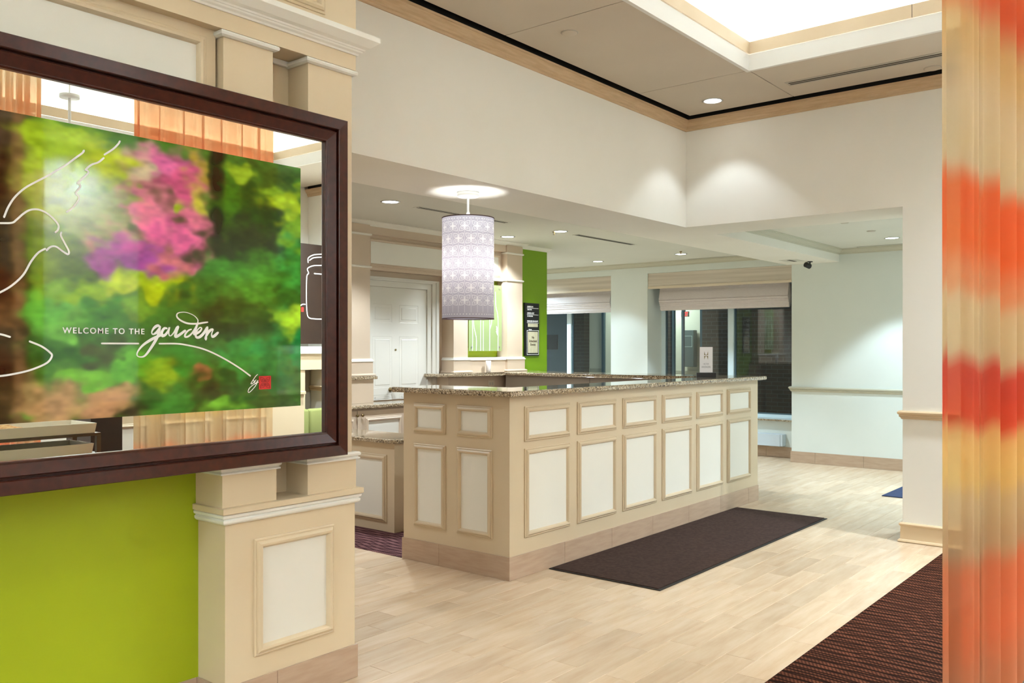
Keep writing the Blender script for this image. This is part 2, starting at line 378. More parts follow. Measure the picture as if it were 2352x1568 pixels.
def cr_pts(pts, sub=5):
    if len(pts) < 3: return [Vector((p[0], p[1], 0)) for p in pts]
    P = [Vector((p[0], p[1], 0)) for p in pts]; P = [P[0]*2-P[1]]+P+[P[-1]*2-P[-2]]; out = []
    for i in range(1, len(P)-2):
        for s in range(sub):
            t = s/sub; a, b, c, d = P[i-1:i+3]
            out.append(.5*((2*b)+(c-a)*t+(2*a-5*b+4*c-d)*t*t+(3*b-a-3*c+d)*t**3))
    out.append(P[-2]); return out
def ribbon(B, pts, w, h=.0012, bm=None, taper=None, sub=5):
    """flat raised stroke on plane basis B"""
    b = bm or bmesh.new(); P = cr_pts(pts, sub); n = len(P); L, R = [], []
    for i, p in enumerate(P):
        d = (P[min(i+1, n-1)]-P[max(i-1, 0)]).normalized(); nn = Vector((-d.y, d.x, 0))
        ww = w/2*(1 if not taper else taper(i/(n-1)))
        L.append(p+nn*ww); R.append(p-nn*ww)
    def cap(p, d):
        return [p+Matrix.Rotation(a, 3, 'Z') @ d for a in (-math.pi/3, -2*math.pi/3)]
    e1 = [P[-1]+Matrix.Rotation(-k*math.pi/5, 3, 'Z') @ (L[-1]-P[-1]) for k in range(1, 5)]
    e0 = [P[0]+Matrix.Rotation(-k*math.pi/5, 3, 'Z') @ (R[0]-P[0]) for k in range(1, 5)]
    hh = lambda i: h+.0007*i/n
    Lt = [b.verts.new(B @ Vector((q.x, q.y, hh(i)))) for i, q in enumerate(L)]; Rt = [b.verts.new(B @ Vector((q.x, q.y, hh(i)))) for i, q in enumerate(R)]
    Lb = [b.verts.new(B @ Vector((q.x, q.y, 0))) for q in L]; Rb = [b.verts.new(B @ Vector((q.x, q.y, 0))) for q in R]
    for i in range(n-1):
        b.faces.new((Rt[i], Rt[i+1], Lt[i+1], Lt[i])); b.faces.new((Lt[i], Lt[i+1], Lb[i+1], Lb[i])); b.faces.new((Rt[i], Rb[i], Rb[i+1], Rt[i+1]))
    c1 = [b.verts.new(B @ Vector((q.x, q.y, hh(n-1)))) for q in e1]; b.faces.new([Lt[-1]]+c1+[Rt[-1]])
    c0 = [b.verts.new(B @ Vector((q.x, q.y, h))) for q in e0]; b.faces.new([Rt[0]]+c0+[Lt[0]])
    return b
def text_mesh(name, s, size, B, a, b, m, parent, align='LEFT', width=None, space=1.0, ext=.0008, bold=0):
    c = bpy.data.curves.new(name, 'FONT'); c.body = s; c.size = size; c.align_x = align; c.extrude = ext; c.space_character = space; c.offset = bold
    t = bpy.data.objects.new('tmp', c); C.objects.link(t)
    bpy.context.view_layer.update()
    me = bpy.data.meshes.new_from_object(t.evaluated_get(bpy.context.evaluated_depsgraph_get()))
    bpy.data.objects.remove(t)
    xs = [v.co.x for v in me.vertices]; w = max(xs)-min(xs); sx = 1 if not width else width/w
    me.transform(B @ Matrix.Translation((a, b, ext)) @ Matrix.Scale(sx, 4, (1, 0, 0)))
    me.name = name; me.materials.clear(); me.materials.append(m)
    return obj(name, me, m, parent)

# ================================================================== SETTING
# floor: grout slab, then every plank tile a part
floor = struct('floor', box(-11.3, 3.6, -3.2, 17, -.15, -.003), M['grout'])
TW, TL = .1645, .6455
def tile_mesh(w, l):
    g = .0016; b = box(-w/2+g, w/2-g, -l/2+g, l/2-g, -.010, 0)
    bmesh.ops.bevel(b, geom=[e for e in b.edges if e.verts[0].co.z > -.001 and e.verts[1].co.z > -.001], offset=.0012, segments=1, affect='EDGES')
    return b
bmesh_tile = tile_mesh(TW, TL); tile_me = bpy.data.meshes.new('floor_tile'); bmesh_tile.to_mesh(tile_me); bmesh_tile.free(); tile_me.materials.append(M['plank'])
cells = []
FWD = (-math.sin(YAW), math.cos(YAW)); RGT = (math.cos(YAW), math.sin(YAW))
row = -1
while True:
    row += 1; xr = -1.695-TW*row; xc = xr-TW/2
    if xc < -10.9: break
    ph = 4.262 if row % 2 == 1 else 4.04
    k0 = int((-2.9-ph)/TL)-1
    for k in range(k0, k0+27):
        yc = ph+TL*(k+.5)
        if yc > 12.5 or yc < -2.7: continue
        if xc < -4.86 and yc < 9.0 and yc > 4.9: continue          # carpet behind the desk
        if -4.84 < xc < -3.84 and 5.0 < yc < 8.5: continue          # under the desk
        if xc < -3.45 and yc < 2.95: continue
        cells.append((xc, yc))
def depth(c): return c[0]*FWD[0]+c[1]*FWD[1]
def inview(c):
    Z = depth(c); X = c[0]*RGT[0]+c[1]*RGT[1]
    return Z > .5 and abs(X/Z) < .64 and 1.6/Z < .42 and not (c[0] < -3.3 and c[1] < 2.9) and not (c[0] > -2.05 and c[1] > 7.66)
vis = sorted([c for c in cells if inview(c) and not (c[0] < -5.6 and c[1] > 8.9)], key=depth)
near = set(vis[:296])
for c in vis[:296]:
    o = bpy.data.objects.new('tile', tile_me); C.objects.link(o); o.parent = floor; o.location = (c[0], c[1], 0)
rest = bmesh.new()
for c in cells:
    if c in near: continue
    g = .0016; box(c[0]-TW/2+g, c[0]+TW/2-g, c[1]-TL/2+g, c[1]+TL/2-g, -.008, 0, rest)
ft = obj('tile_field', rest, M['plank'], floor); ft['kind'] = 'stuff'
obj('screed', box(-4.84, -3.84, 5.3, 8.3, -.01, -.0035), M['grout'], floor)

# fitted carpets
tag(obj('carpet', box(-1.697, 3.38, -3.0, 7.60, -.002, .006), M['carpet']), 'brown carpet with dark waving lines right of the plank tiles', 'carpet')
tag(obj('carpet', box(-6.74, -4.87, 4.655, 8.28, -.002, .004), M['carpet2']), 'plum carpet behind the reception desk and its low return', 'carpet')

# high hall ---------------------------------------------------------------
ZC = 3.82
# left upper wall with the beam under it (soffit at 2.77)
struct('wall_left', box(-4.77, -4.05, 2.84, 12.03, 2.77, 4.0), M['hall_wall'])
struct('wall_back', box(-4.05, -2.06, 7.66, 8.31, 2.77, 4.0), M['hall_wall'])
pier = struct('wall_right', box(-2.06, 3.6, 7.66, 8.31, 0, 4.0), M['hall_wall'])
struct('wall_side', box(3.4, 3.6, -3.2, 7.66, 0, 5.0), M['hall_wall'])
struct('wall_rear', box(-3.6, 3.6, -3.2, -3.0, 0, 5.0), M['hall_wall'])
# crown under the dark shadow gap
CP = [(0, 3.695), (.010, 3.695), (.012, 3.712), (.020, 3.718), (.022, 3.735), (.034, 3.745), (.048, 3.762), (.050, 3.776), (.056, 3.778), (.056, 3.794), (0, 3.794)]
struct('trim_1', sweep([(-4.05, 2.84), (-4.05, 7.66), (3.4, 7.66)], CP), M['trim_wood'])
struct('trim_2', sweep([(-4.049, 2.84), (-4.049, 7.659), (3.4, 7.659)], [(0, 3.795), (.004, 3.795), (.004, 3.95), (0, 3.95)]), M['dark_void'])
# ceiling: separate panels with open joints, around the cove opening
ceil = struct('ceiling', box(-4.2, 3.6, 6.95, 7.8, 3.95, 4.0), M['dark_void'])
def cpanel(x0, x1, y0, y1):
    obj('ceiling_panel', box(x0+.004, x1-.004, y0+.004, y1-.004, ZC, ZC+.07), M['hall_ceiling'], ceil)
CX0, CX1, CY0, CY1 = -2.948, 2.75, -2.2, 6.635
cpanel(-3.965, CX0, 6.635, 7.575)
for a, b in ((CX0, -1.45), (-1.45, .05), (.05, 1.55), (1.55, 3.39)): cpanel(a, b, CY1, 7.575)
for a, b in ((-2.9, -.9), (-.9, 1.1), (1.1, 3.0), (3.0, 4.8), (4.8, 6.635)): cpanel(-3.965, CX0, a, b)
cpanel(CX1, 3.39, -2.9, 6.635); cpanel(-2.948, CX1, -2.9, CY0)
obj('ceiling_void', box(-4.77, -3.26, -3.2, 6.95, 3.96, 4.0), M['dark_void'], ceil)
# cove: fascia band, wood-tone board above it, trough and glowing well
t = struct('trim_3', sweep([(CX0, CY0), (CX0, CY1), (CX1, CY1), (CX1, CY0)], [(0, ZC-.002), (0, 3.945), (-.03, 3.945), (-.03, ZC-.002)], closed=True), M['cove_wall'])
brd = [(.008, 3.949), (.008, 4.045), (-.012, 4.045), (-.012, 3.949)]
struct('trim_4', sweep([(CX0, CY0), (CX0, CY1), (CX1, CY1), (CX1, CY0)], brd, closed=True), M['cove_trim'])
bs = bmesh.new()
for jx in (-1.72, -.22): box(jx-.0015, jx+.0015, CY1-.0088, CY1-.007, 3.949, 4.045, bs)
struct('trim_5', bs, M['dark_void'])
D = .25
well = struct('ceiling_2', box(CX0-D-.05, CX1+D+.05, CY0-D-.05, CY1+D+.05, 5.0, 5.05), M['cove_wall'])
wb = bmesh.new()
box(CX0-D-.05, CX0-D, CY0-D, CY1+D, 3.95, 5.0, wb); box(CX1+D, CX1+D+.05, CY0-D, CY1+D, 3.95, 5.0, wb)
box(CX0-D-.05, CX1+D+.05, CY1+D, CY1+D+.05, 3.95, 5.0, wb); box(CX0-D, CX1+D, CY0-D-.05, CY0-D, 3.95, 5.0, wb)
struct('wall_cove', wb, M['cove_wall'])
tb = bmesh.new()
for r in ((CX0-D, CX0-.012, CY0-D, CY1+D), (CX1+.012, CX1+D, CY0-D, CY1+D), (CX0-.012, CX1+.012, CY1+.012, CY1+D), (CX0-.012, CX1+.012, CY0-D, CY0-.012)):
    box(*r, 3.90, 3.935, tb)
struct('trim_6', tb, M['cove_wall'])
# light strips lying in the trough
LED = emis('warm white strip', L_COVE[0], L_COVE[1])
cl = thing('cove_light', 'white light strip hidden in the ceiling cove', 'light', (CX0-.12, CY1, 3.935))
for r in ((CX0-.15, CX0-.11, CY0, CY1), (CX1+.11, CX1+.15, CY0, CY1), (CX0-.1, CX1+.1, CY1+.11, CY1+.15), (CX0-.1, CX1+.1, CY0-.15, CY0-.11)):
    obj('light_strip', box(*r, 3.937, 3.955), LED, cl)

# low ceilings --------------------------------------------------------------
ZL = 2.94
struct('ceiling_3', box(-11.3, -4.77, 2.84, 12.6, ZL, ZL+.1), M['low_ceiling'])
struct('ceiling_4', box(-4.05, 1.2, 8.31, 12.6, ZL, ZL+.1), M['low_ceiling'])
# window wall
fw = struct('wall_far', box(-11.3, 1.2, 12.03, 12.6, 2.77, ZL), M['far_wall'])
for x0, x1 in ((-11.3, -10.1), (-7.708, -7.03), (-4.71, 1.2)):
    obj('wall_pier', box(x0, x1, 12.03, 12.6, 0, 2.77), M['far_wall'], fw)
for x0, x1 in ((-10.1, -7.708), (-7.03, -4.71)):
    obj('wall_below_sill', box(x0, x1, 12.44, 12.6, 0, .53), M['far_wall'], fw)
    obj('wall_above_window', box(x0, x1, 12.46, 12.6, 2.62, 2.77), M['far_wall'], fw)
struct('wall_outer_left', box(-11.5, -11.3, 2.8, 12.6, 0, 3.04), M['far_wall'])
struct('wall_outer_right', box(1.0, 1.2, 8.31, 12.03, 0, ZL), M['far_wall'])
struct('wall_near_left', box(-11.3, -3.62, 2.62, 2.84, 0, 4.0), M['back_beige'])
# crown of the low ceiling
LC = [(0, 2.868), (.010, 2.868), (.014, 2.886), (.026, 2.892), (.034, 2.908), (.052, 2.918), (.056, 2.932), (.066, 2.934), (.066, 2.940), (0, 2.940)]
struct('trim_7', sweep([(-11.3, 12.03), (-4.77, 12.03)], LC), M['far_trim'])
struct('trim_8', sweep([(-4.05, 8.31), (-4.05, 12.03), (1.0, 12.03)], LC), M['far_trim'])
# chair rails
def rail(path, z, m, name):
    pr = [(0, z-.07), (.010, z-.068), (.014, z-.055), (.026, z-.046), (.020, z-.036), (.034, z-.026), (.036, z-.012), (.024, z), (0, z)]
    return struct(name, sweep(path, pr), m)
rail([(-4.71, 12.44), (-4.71, 12.03), (1.0, 12.03)], 1.062, M['far_trim'], 'trim_9')
rail([(-2.06, 8.2), (-2.06, 7.66), (3.4, 7.66)], 1.083, M['rail_tan'], 'trim_10')
# baseboards
def tile_base(path_x0, path_x1, y, name, ph=0.0, step=.65, nrm='-Y'):
    root = struct(name, box(path_x0, path_x1, y-.004, y, 0, .15), M['grout'])
    x = path_x0+ph
    xs = [path_x0]+[v for v in [x+step*i for i in range(0, 30)] if path_x0+.02 < v < path_x1-.02]+[path_x1]
    for a, b in zip(xs[:-1], xs[1:]):
        obj('base_tile', box(a+.0015, b-.0015, y-.012, y-.003, .001, .155, bev=.0015), M['base_tile'], root)
tile_base(-4.725, 1.0, 12.03, 'baseboard_far', .35)
tile_base(-7.715, -7.02, 12.03, 'baseboard_mid', .35)
tile_base(-7.03, -4.712, 12.44, 'baseboard_recess', .48)
tile_base(-10.1, -7.712, 12.44, 'baseboard_recess_left', .3)
bb = bmesh.new(); sweep([(-2.06, 8.3), (-2.06, 7.66), (3.4, 7.66)], [(0, .002), (.030, .002), (.034, .010), (.028, .022), (.016, .026), (.014, .132), (.022, .138), (.026, .150), (.018, .160), (0, .162)], bb)
struct('baseboard_right', bb, M['rail_tan'])

# mirror wall (foreground left) ------------------------------------------------
XF = -3.284
wl = struct('wall_mirror', box(-3.62, -3.49, -3.0, 2.6, 0, 1.12), M['green'])
obj('wall_core', box(-3.62, -3.445, 2.125, 2.82, 0, 3.82), M['beige'], wl)
obj('upper_wall', box(-3.62, -3.335, -3.0, 2.10, 1.12, 3.82), M['beige'], wl)
obj('return_wall', box(-4.05, -3.62, 2.60, 2.84, 0, 3.95), M['beige'], wl)
bX = basis('X', -3.335)
panel(bX, -1.4, 2.052, 1.7, 2.912, wl, M['beige'], M['cream_panel'], 1.0)
# pedestal
ped = struct('trim_11', box(-3.49, XF, 2.113, 2.827, 0, .848), M['beige'])
panel(basis('X', XF), 2.253, 2.694, .254, .766, ped, M['beige'], M['cream_panel'], 1.0)
for a, b in ((2.108, 2.372), (2.372, 2.84)):
    obj('base_tile', box(XF, XF+.010, a+.001, b-.001, .001, .160, bev=.0015), M['base_tile'], ped)
obj('base_tile', box(-3.49, XF+.008, 2.102, 2.1125, .001, .160, bev=.0015), M['base_tile'], ped)
wp = [(-3.49, 2.113), (XF, 2.113), (XF, 2.827), (-3.6, 2.827)]
obj('white_bead', sweep(wp, [(0, .848), (.010, .850), (.018, .858), (.020, .868), (.012, .874), (.022, .880), (.024, .890), (.018, .895), (0, .895)]), M['white_bead'], ped)
obj('pedestal_cap', prism([(-3.49, 2.085), (XF+.032, 2.085), (XF+.032, 2.857), (-3.6, 2.857), (-3.6, 2.6), (-3.49, 2.6)], .896, .922, bev=.002, segs=1), M['beige'], ped)
for a, b in ((2.10, 2.372), (2.545, 2.835)):
    bl = obj('plinth_block', box(-3.489, XF, a, b, .922, 1.062), M['beige'], ped)
    obj('white_bead', sweep([(-3.489, a), (XF, a), (XF, b), (-3.489, b)], [(0, 1.062), (.014, 1.062), (.014, 1.068), (.006, 1.073), (.016, 1.080), (.018, 1.088), (.012, 1.096), (0, 1.098)]), M['white_bead'], bl)
# pilasters
for a, b in ((2.112, 2.362), (2.556, 2.818)):
    pl = obj('pilaster', box(-3.46, XF-.012, a, b, 1.062, 2.928), M['beige'], ped)
    obj('white_bead', sweep([(-3.445, a), (XF-.012, a), (XF-.012, b), (-3.445, b)], [(0, 2.922), (.010, 2.922), (.020, 2.928), (.023, 2.936), (.020, 2.944), (.010, 2.950), (0, 2.950)]), M['white_bead'], pl)
obj('white_bead', box(-3.445, -3.425, 2.362, 2.556, 2.925, 2.95, bev=.004), M['white_bead'], ped)
# entablature, cornice, wall above
en = struct('trim_12', box(-3.62, XF+.002, -3.0, 2.832, 2.950, 3.60), M['beige'])
obj('cornice', sweep([(XF+.002, -3.0), (XF+.002, 2.832), (-3.7, 2.832)], [(0, 3.022), (.008, 3.022), (.012, 3.030), (.022, 3.036), (.026, 3.044), (.030, 3.044), (.034, 3.052), (.050, 3.060), (.072, 3.078), (.082, 3.086), (.084, 3.088), (.084, 3.112), (0, 3.112)]), M['white_bead'], en)
struct('trim_13', box(-3.62, XF-.004, -3.0, 2.815, 3.60, 3.82), M['beige'])
panel(basis('X', XF+.002), .4, 2.64, 3.165, 3.60, en, M['beige'], M['beige'], 1.0)
struct('baseboard_mirror', box(-3.49, -3.482, -3.0, 2.10, 0, .16), M['base_tile'])

# ================================================================== THINGS
# --- framed mirror
XM = -3.232
mir = thing('mirror', 'large mirror in a stepped dark wood frame hung on the tan pilasters', 'mirror', (-3.29, .9, 1.10))
FR = [(0, -.05), (0, .030), (.003, .034), (.047, .030), (.050, .026), (.051, .000), (.060, .000), (.061, .022), (.064, .025), (.104, .010), (.108, .012), (.112, .010), (.114, .004), (.114, -.05)]
bM = basis('X', -3.232)
def frame_rail(side, a0, a1, b0, b1):
    b = bmesh.new(); pr = FR
    pts = {'top': lambda d: ((a0+d, b1-d), (a1-d, b1-d)), 'bot': lambda d: ((a0+d, b0+d), (a1-d, b0+d)), 'left': lambda d: ((a0+d, b0+d), (a0+d, b1-d)), 'right': lambda d: ((a1-d, b0+d), (a1-d, b1-d))}[side]
    A = [[b.verts.new(bM @ Vector((*pts(d)[k], h))) for d, h in pr] for k in (0, 1)]
    n = len(pr)
    for i in range(n): b.faces.new((A[0][i], A[0][(i+1) % n], A[1][(i+1) % n], A[1][i]))
    b.faces.new(A[0][::-1]); b.faces.new(A[1]); return b
F0, F1, Z0, Z1 = -.75, 2.713, 1.098, 2.668
for s in ('top', 'bot', 'left', 'right'): obj('frame_rail', frame_rail(s, F0, F1, Z0, Z1), M['frame'], mir)
obj('mirror_glass', box(-3.245, -3.238, F0+.10, F1-.10, Z0+.10, Z1-.10), M['mirror'], mir)
obj('backing_board', box(-3.27, -3.246, F0+.06, F1-.06, Z0+.06, Z1-.06), M['black'], mir)

# printed garden picture (flat print) : colours painted from soft blobs
def garden_print():
    a0, a1, b0, b1 = -.35, 2.448, 1.342, 2.405
    nx, ny = 620, 240
    BL = [  # (y, z, ry, rz, rgb, strength)
        (1.20, 1.90, .07, 1.2, (52, 34, 22), 2.2), (1.262, 1.95, .022, 1.0, (128, 100, 66), 1.2), (1.18, 2.35, .09, .10, (120, 112, 92), .8),
        (1.42, 2.30, .13, .10, (150, 178, 40), 1), (1.36, 2.16, .10, .10, (150, 160, 70), .9), (1.58, 2.28, .10, .06, (176, 190, 40), 1), (1.50, 2.10, .14, .14, (140, 150, 90), .8),
        (1.69, 2.30, .06, .05, (190, 180, 150), .8), (1.40, 2.20, .06, .05, (190, 200, 130), .6), (1.48, 2.19, .07, .06, (90, 120, 30), .6),
        (1.80, 2.32, .10, .04, (205, 110, 160), .9), (1.88, 2.25, .09, .06, (190, 90, 130), .9), (1.72, 2.22, .08, .06, (196, 120, 140), .8), (1.95, 2.29, .06, .06, (170, 150, 60), .8),
        (1.74, 2.10, .09, .07, (225, 130, 160), 1), (1.84, 2.05, .10, .07, (205, 95, 150), 1), (1.93, 2.03, .07, .08, (210, 110, 150), .9), (1.66, 1.98, .11, .07, (178, 80, 150), 1), (1.72, 1.93, .11, .05, (150, 70, 150), .95),
        (1.60, 1.94, .09, .06, (150, 70, 140), .9), (1.80, 1.93, .08, .05, (190, 110, 120), .8), (1.58, 2.05, .08, .05, (200, 130, 130), .6), (1.92, 2.12, .04, .07, (215, 120, 150), .7),
        (1.86, 2.15, .03, .04, (150, 170, 40), .7), (1.80, 1.98, .03, .03, (120, 90, 60), .6), (1.95, 2.2, .03, .05, (190, 190, 60), .6),
        (2.03, 2.24, .026, .22, (22, 26, 18), 3.0), (1.67, 2.05, .035, .03, (60, 80, 30), 1.2), (1.80, 2.19, .035, .03, (84, 70, 50), 1.2), (1.90, 1.97, .04, .04, (56, 60, 34), 1.2), (1.63, 2.12, .04, .03, (110, 120, 60), 1.1), (1.76, 2.01, .04, .02, (70, 50, 44), 1.1), (1.87, 2.10, .03, .04, (80, 84, 34), 1.1), (1.96, 2.0, .03, .1, (50, 60, 30), 1.2), (1.68, 2.18, .03, .05, (120, 150, 50), 1.0), (2.09, 2.22, .07, .08, (70, 120, 30), .9), (2.2, 2.20, .12, .10, (38, 70, 22), .9), (2.22, 2.08, .14, .08, (44, 60, 30), .95), (2.12, 2.02, .10, .08, (40, 56, 30), .9),
        (2.30, 2.34, .10, .05, (60, 90, 30), .8), (2.36, 2.22, .09, .05, (170, 200, 40), 1), (2.30, 2.27, .05, .04, (140, 180, 50), .9), (2.42, 2.12, .06, .08, (120, 165, 40), .9), (2.15, 2.33, .05, .03, (150, 180, 50), .7),
        (2.10, 1.90, .10, .06, (70, 140, 50), 1), (2.25, 1.92, .10, .08, (80, 150, 50), .9), (2.40, 1.98, .06, .10, (70, 150, 60), .9), (2.0, 1.92, .06, .06, (50, 110, 40), .9), (2.35, 1.83, .08, .06, (60, 100, 30), .8),
        (1.35, 1.95, .06, .08, (110, 130, 40), .8), (1.45, 1.90, .08, .06, (80, 100, 35), .8), (1.38, 1.80, .06, .05, (120, 160, 50), .8), (1.50, 1.80, .08, .04, (130, 165, 30), .9), (1.72, 1.86, .10, .03, (150, 180, 20), 1), (1.62, 1.84, .05, .03, (190, 205, 60), .8), (1.80, 1.82, .08, .04, (170, 190, 30), .8),
        (1.34, 1.73, .06, .06, (90, 160, 60), .9), (1.42, 1.70, .06, .05, (110, 175, 70), .9), (1.55, 1.73, .07, .05, (60, 120, 35), .8), (1.70, 1.76, .06, .04, (110, 150, 45), .8), (1.82, 1.72, .08, .05, (60, 110, 35), .9), (1.95, 1.80, .08, .06, (48, 100, 35), .9),
        (2.05, 1.70, .10, .06, (40, 70, 26), .9), (2.2, 1.74, .10, .06, (45, 85, 32), .9), (2.34, 1.70, .06, .06, (50, 110, 50), .8), (2.41, 1.72, .05, .05, (170, 210, 60), 1), (2.36, 1.73, .04, .03, (150, 200, 60), .9), (2.43, 1.60, .05, .07, (40, 140, 70), .9),
        (1.40, 1.60, .10, .04, (50, 100, 30), .8), (1.55, 1.57, .07, .05, (60, 75, 30), .7), (1.65, 1.53, .08, .04, (96, 168, 50), .9), (1.56, 1.49, .10, .03, (105, 165, 50), .9), (1.78, 1.50, .05, .05, (130, 160, 40), .7), (1.86, 1.56, .07, .05, (60, 130, 45), .9), (1.95, 1.50, .04, .02, (140, 100, 60), .8),
        (2.02, 1.60, .06, .05, (60, 100, 40), .7), (2.12, 1.56, .08, .06, (60, 140, 60), .9), (2.25, 1.55, .08, .06, (50, 140, 70), .8), (2.15, 1.45, .08, .05, (34, 80, 34), .9), (2.3, 1.45, .08, .06, (40, 100, 50), .9), (2.0, 1.42, .08, .06, (50, 62, 30), .8), (2.05, 1.36, .08, .03, (120, 180, 60), .9), (2.3, 1.36, .08, .04, (60, 90, 40), .8),
        (1.72, 1.42, .07, .05, (40, 95, 35), .95), (1.84, 1.38, .06, .04, (60, 120, 45), .9), (1.66, 1.37, .04, .03, (50, 40, 28), .9), (1.44, 1.41, .16, .055, (178, 140, 98), 1.2), (1.56, 1.38, .07, .04, (170, 130, 95), 1.1), (1.30, 1.44, .04, .04, (140, 120, 80), .9), (1.48, 1.465, .03, .02, (130, 115, 80), .8),
        (1.29, 1.37, .04, .02, (90, 150, 50), .8), (1.36, 1.50, .05, .03, (70, 120, 40), .8), (1.22, 1.62, .05, .06, (70, 58, 44), .9), (1.2, 1.70, .07, .05, (150, 112, 70), .9), (1.27, 1.665, .03, .04, (34, 28, 20), .9)]
    for k in range(60):  # the unseen left end carries on the same foliage
        BL.append((random.uniform(-.35, 1.08), random.uniform(1.34, 2.4), random.uniform(.06, .15), random.uniform(.04, .1), random.choice([(60, 120, 40), (150, 178, 40), (40, 80, 30), (96, 150, 50), (190, 100, 150), (50, 60, 30)]), .9))
    import numpy as np
    ys = np.linspace(a0, a1, nx+1); zs = np.linspace(b0, b1, ny+1); Y, Zz = np.meshgrid(ys, zs)
    rng = np.random.RandomState(3)
    def smooth_noise(fx, fz):
        g = rng.rand(fz+2, fx+2); u = (Y-a0)/(a1-a0)*fx; v = (Zz-b0)/(b1-b0)*fz; i = u.astype(int).clip(0, fx); j = v.astype(int).clip(0, fz); du = u-i; dv = v-j
        du = du*du*(3-2*du); dv = dv*dv*(3-2*dv)
        return (g[j, i]*(1-du)+g[j, i+1]*du)*(1-dv)+(g[j+1, i]*(1-du)+g[j+1, i+1]*du)*dv-.5
    wy = Y+.06*smooth_noise(44, 20)+.03*smooth_noise(90, 40); wz = Zz+.05*smooth_noise(44, 20)+.025*smooth_noise(90, 40)
    acc = np.zeros((ny+1, nx+1, 3)); wt = np.zeros((ny+1, nx+1))
    base = np.array(lin((66, 112, 40))[:3]); acc += base*.05; wt += .05
    NF = [smooth_noise(24+4*q, 16+3*q)+.4*smooth_noise(80, 50) for q in range(7)]; kk = 0
    for y, z, ry, rz, c, s in BL:
        wY, wZ = (Y+.25*(wy-Y), Zz+.3*(wz-Zz)) if (y < 1.29 and rz > .3) or s > 1.4 else (wy, wz)
        w = s*np.exp(-(((wY-y)/ry)**2+((wZ-z)/rz)**2)*1.7)*(np.exp(NF[kk % 7]*(1.0 if y < 1.29 or s > 1.4 else 5.0))); kk += 1
        acc += w[..., None]*np.array(lin(c)[:3]); wt += w
    col = acc/wt[..., None]
    col *= 1.25*(1+.5*smooth_noise(50, 34)+.3*smooth_noise(120, 80))[..., None]
    col = np.clip(col, 0.004, 1)**1.12*1.08
    me = bpy.data.meshes.new('garden_picture')
    vs = [(XM+.022, float(Y[j, i]), float(Zz[j, i])) for j in range(ny+1) for i in range(nx+1)]
    fs = [(j*(nx+1)+i, j*(nx+1)+i+1, (j+1)*(nx+1)+i+1, (j+1)*(nx+1)+i) for j in range(ny) for i in range(nx)]
    me.from_pydata(vs, [], fs)
    ca = me.color_attributes.new('print', 'FLOAT_COLOR', 'POINT')
    flat = np.ones(((ny+1)*(nx+1), 4)); flat[:, :3] = col.reshape(-1, 3); ca.data.foreach_set('color', flat.ravel().astype('f'))
    m = mat('garden print', (80, 120, 50), .04); nt = m.node_tree
    at = nt.nodes.new('ShaderNodeAttribute'); at.attribute_name = 'print'
    nt.links.new(at.outputs['Color'], nt.nodes['Principled BSDF'].inputs['Base Color'])
    me.materials.append(m); me.update()
    obj('garden_picture', me, m, mir)
    obj('picture_glass_edge', box(XM-.004, XM+.0215, a0, a1, b0, b1), M['leaf'], mir)
garden_print()
bP = basis('X', XM+.0225)
BIRD= [[(1.218, 2.044), (1.231, 2.079), (1.252, 2.116), (1.285, 2.152), (1.323, 2.18), (1.362, 2.207), (1.419, 2.251), (1.46, 2.288), (1.48, 2.306), (1.486, 2.316)], [(1.425, 2.086), (1.445, 2.103), (1.466, 2.133), (1.467, 2.148), (1.457, 2.158), (1.472, 2.181), (1.47, 2.193), (1.463, 2.195), (1.48, 2.213), (1.501, 2.237), (1.498, 2.246), (1.492, 2.248), (1.513, 2.269), (1.538, 2.282), (1.558, 2.301)], [(1.561, 2.314), (1.594, 2.341), (1.613, 2.363), (1.619, 2.374)], [(1.051, 2.008), (1.124, 2.008), (1.2, 2.021), (1.242, 2.027), (1.258, 2.04), (1.279, 2.062), (1.301, 2.078), (1.328, 2.083), (1.356, 2.074), (1.382, 2.054), (1.396, 2.035), (1.395, 2.02), (1.386, 2.009)], [(1.406, 2.011), (1.405, 1.999), (1.419, 1.972), (1.432, 1.947), (1.429, 1.935), (1.41, 1.945), (1.39, 1.958), (1.376, 1.959), (1.365, 1.953), (1.356, 1.943)], [(1.351, 1.948), (1.328, 1.932), (1.304, 1.899), (1.279, 1.852), (1.242, 1.813), (1.2, 1.785), (1.139, 1.754)], [(1.099, 1.665), (1.2, 1.648), (1.236, 1.638)], [(1.3, 1.623), (1.339, 1.606), (1.367, 1.585), (1.374, 1.571), (1.356, 1.547), (1.306, 1.525), (1.252, 1.512), (1.2, 1.505), (1.099, 1.499)]]
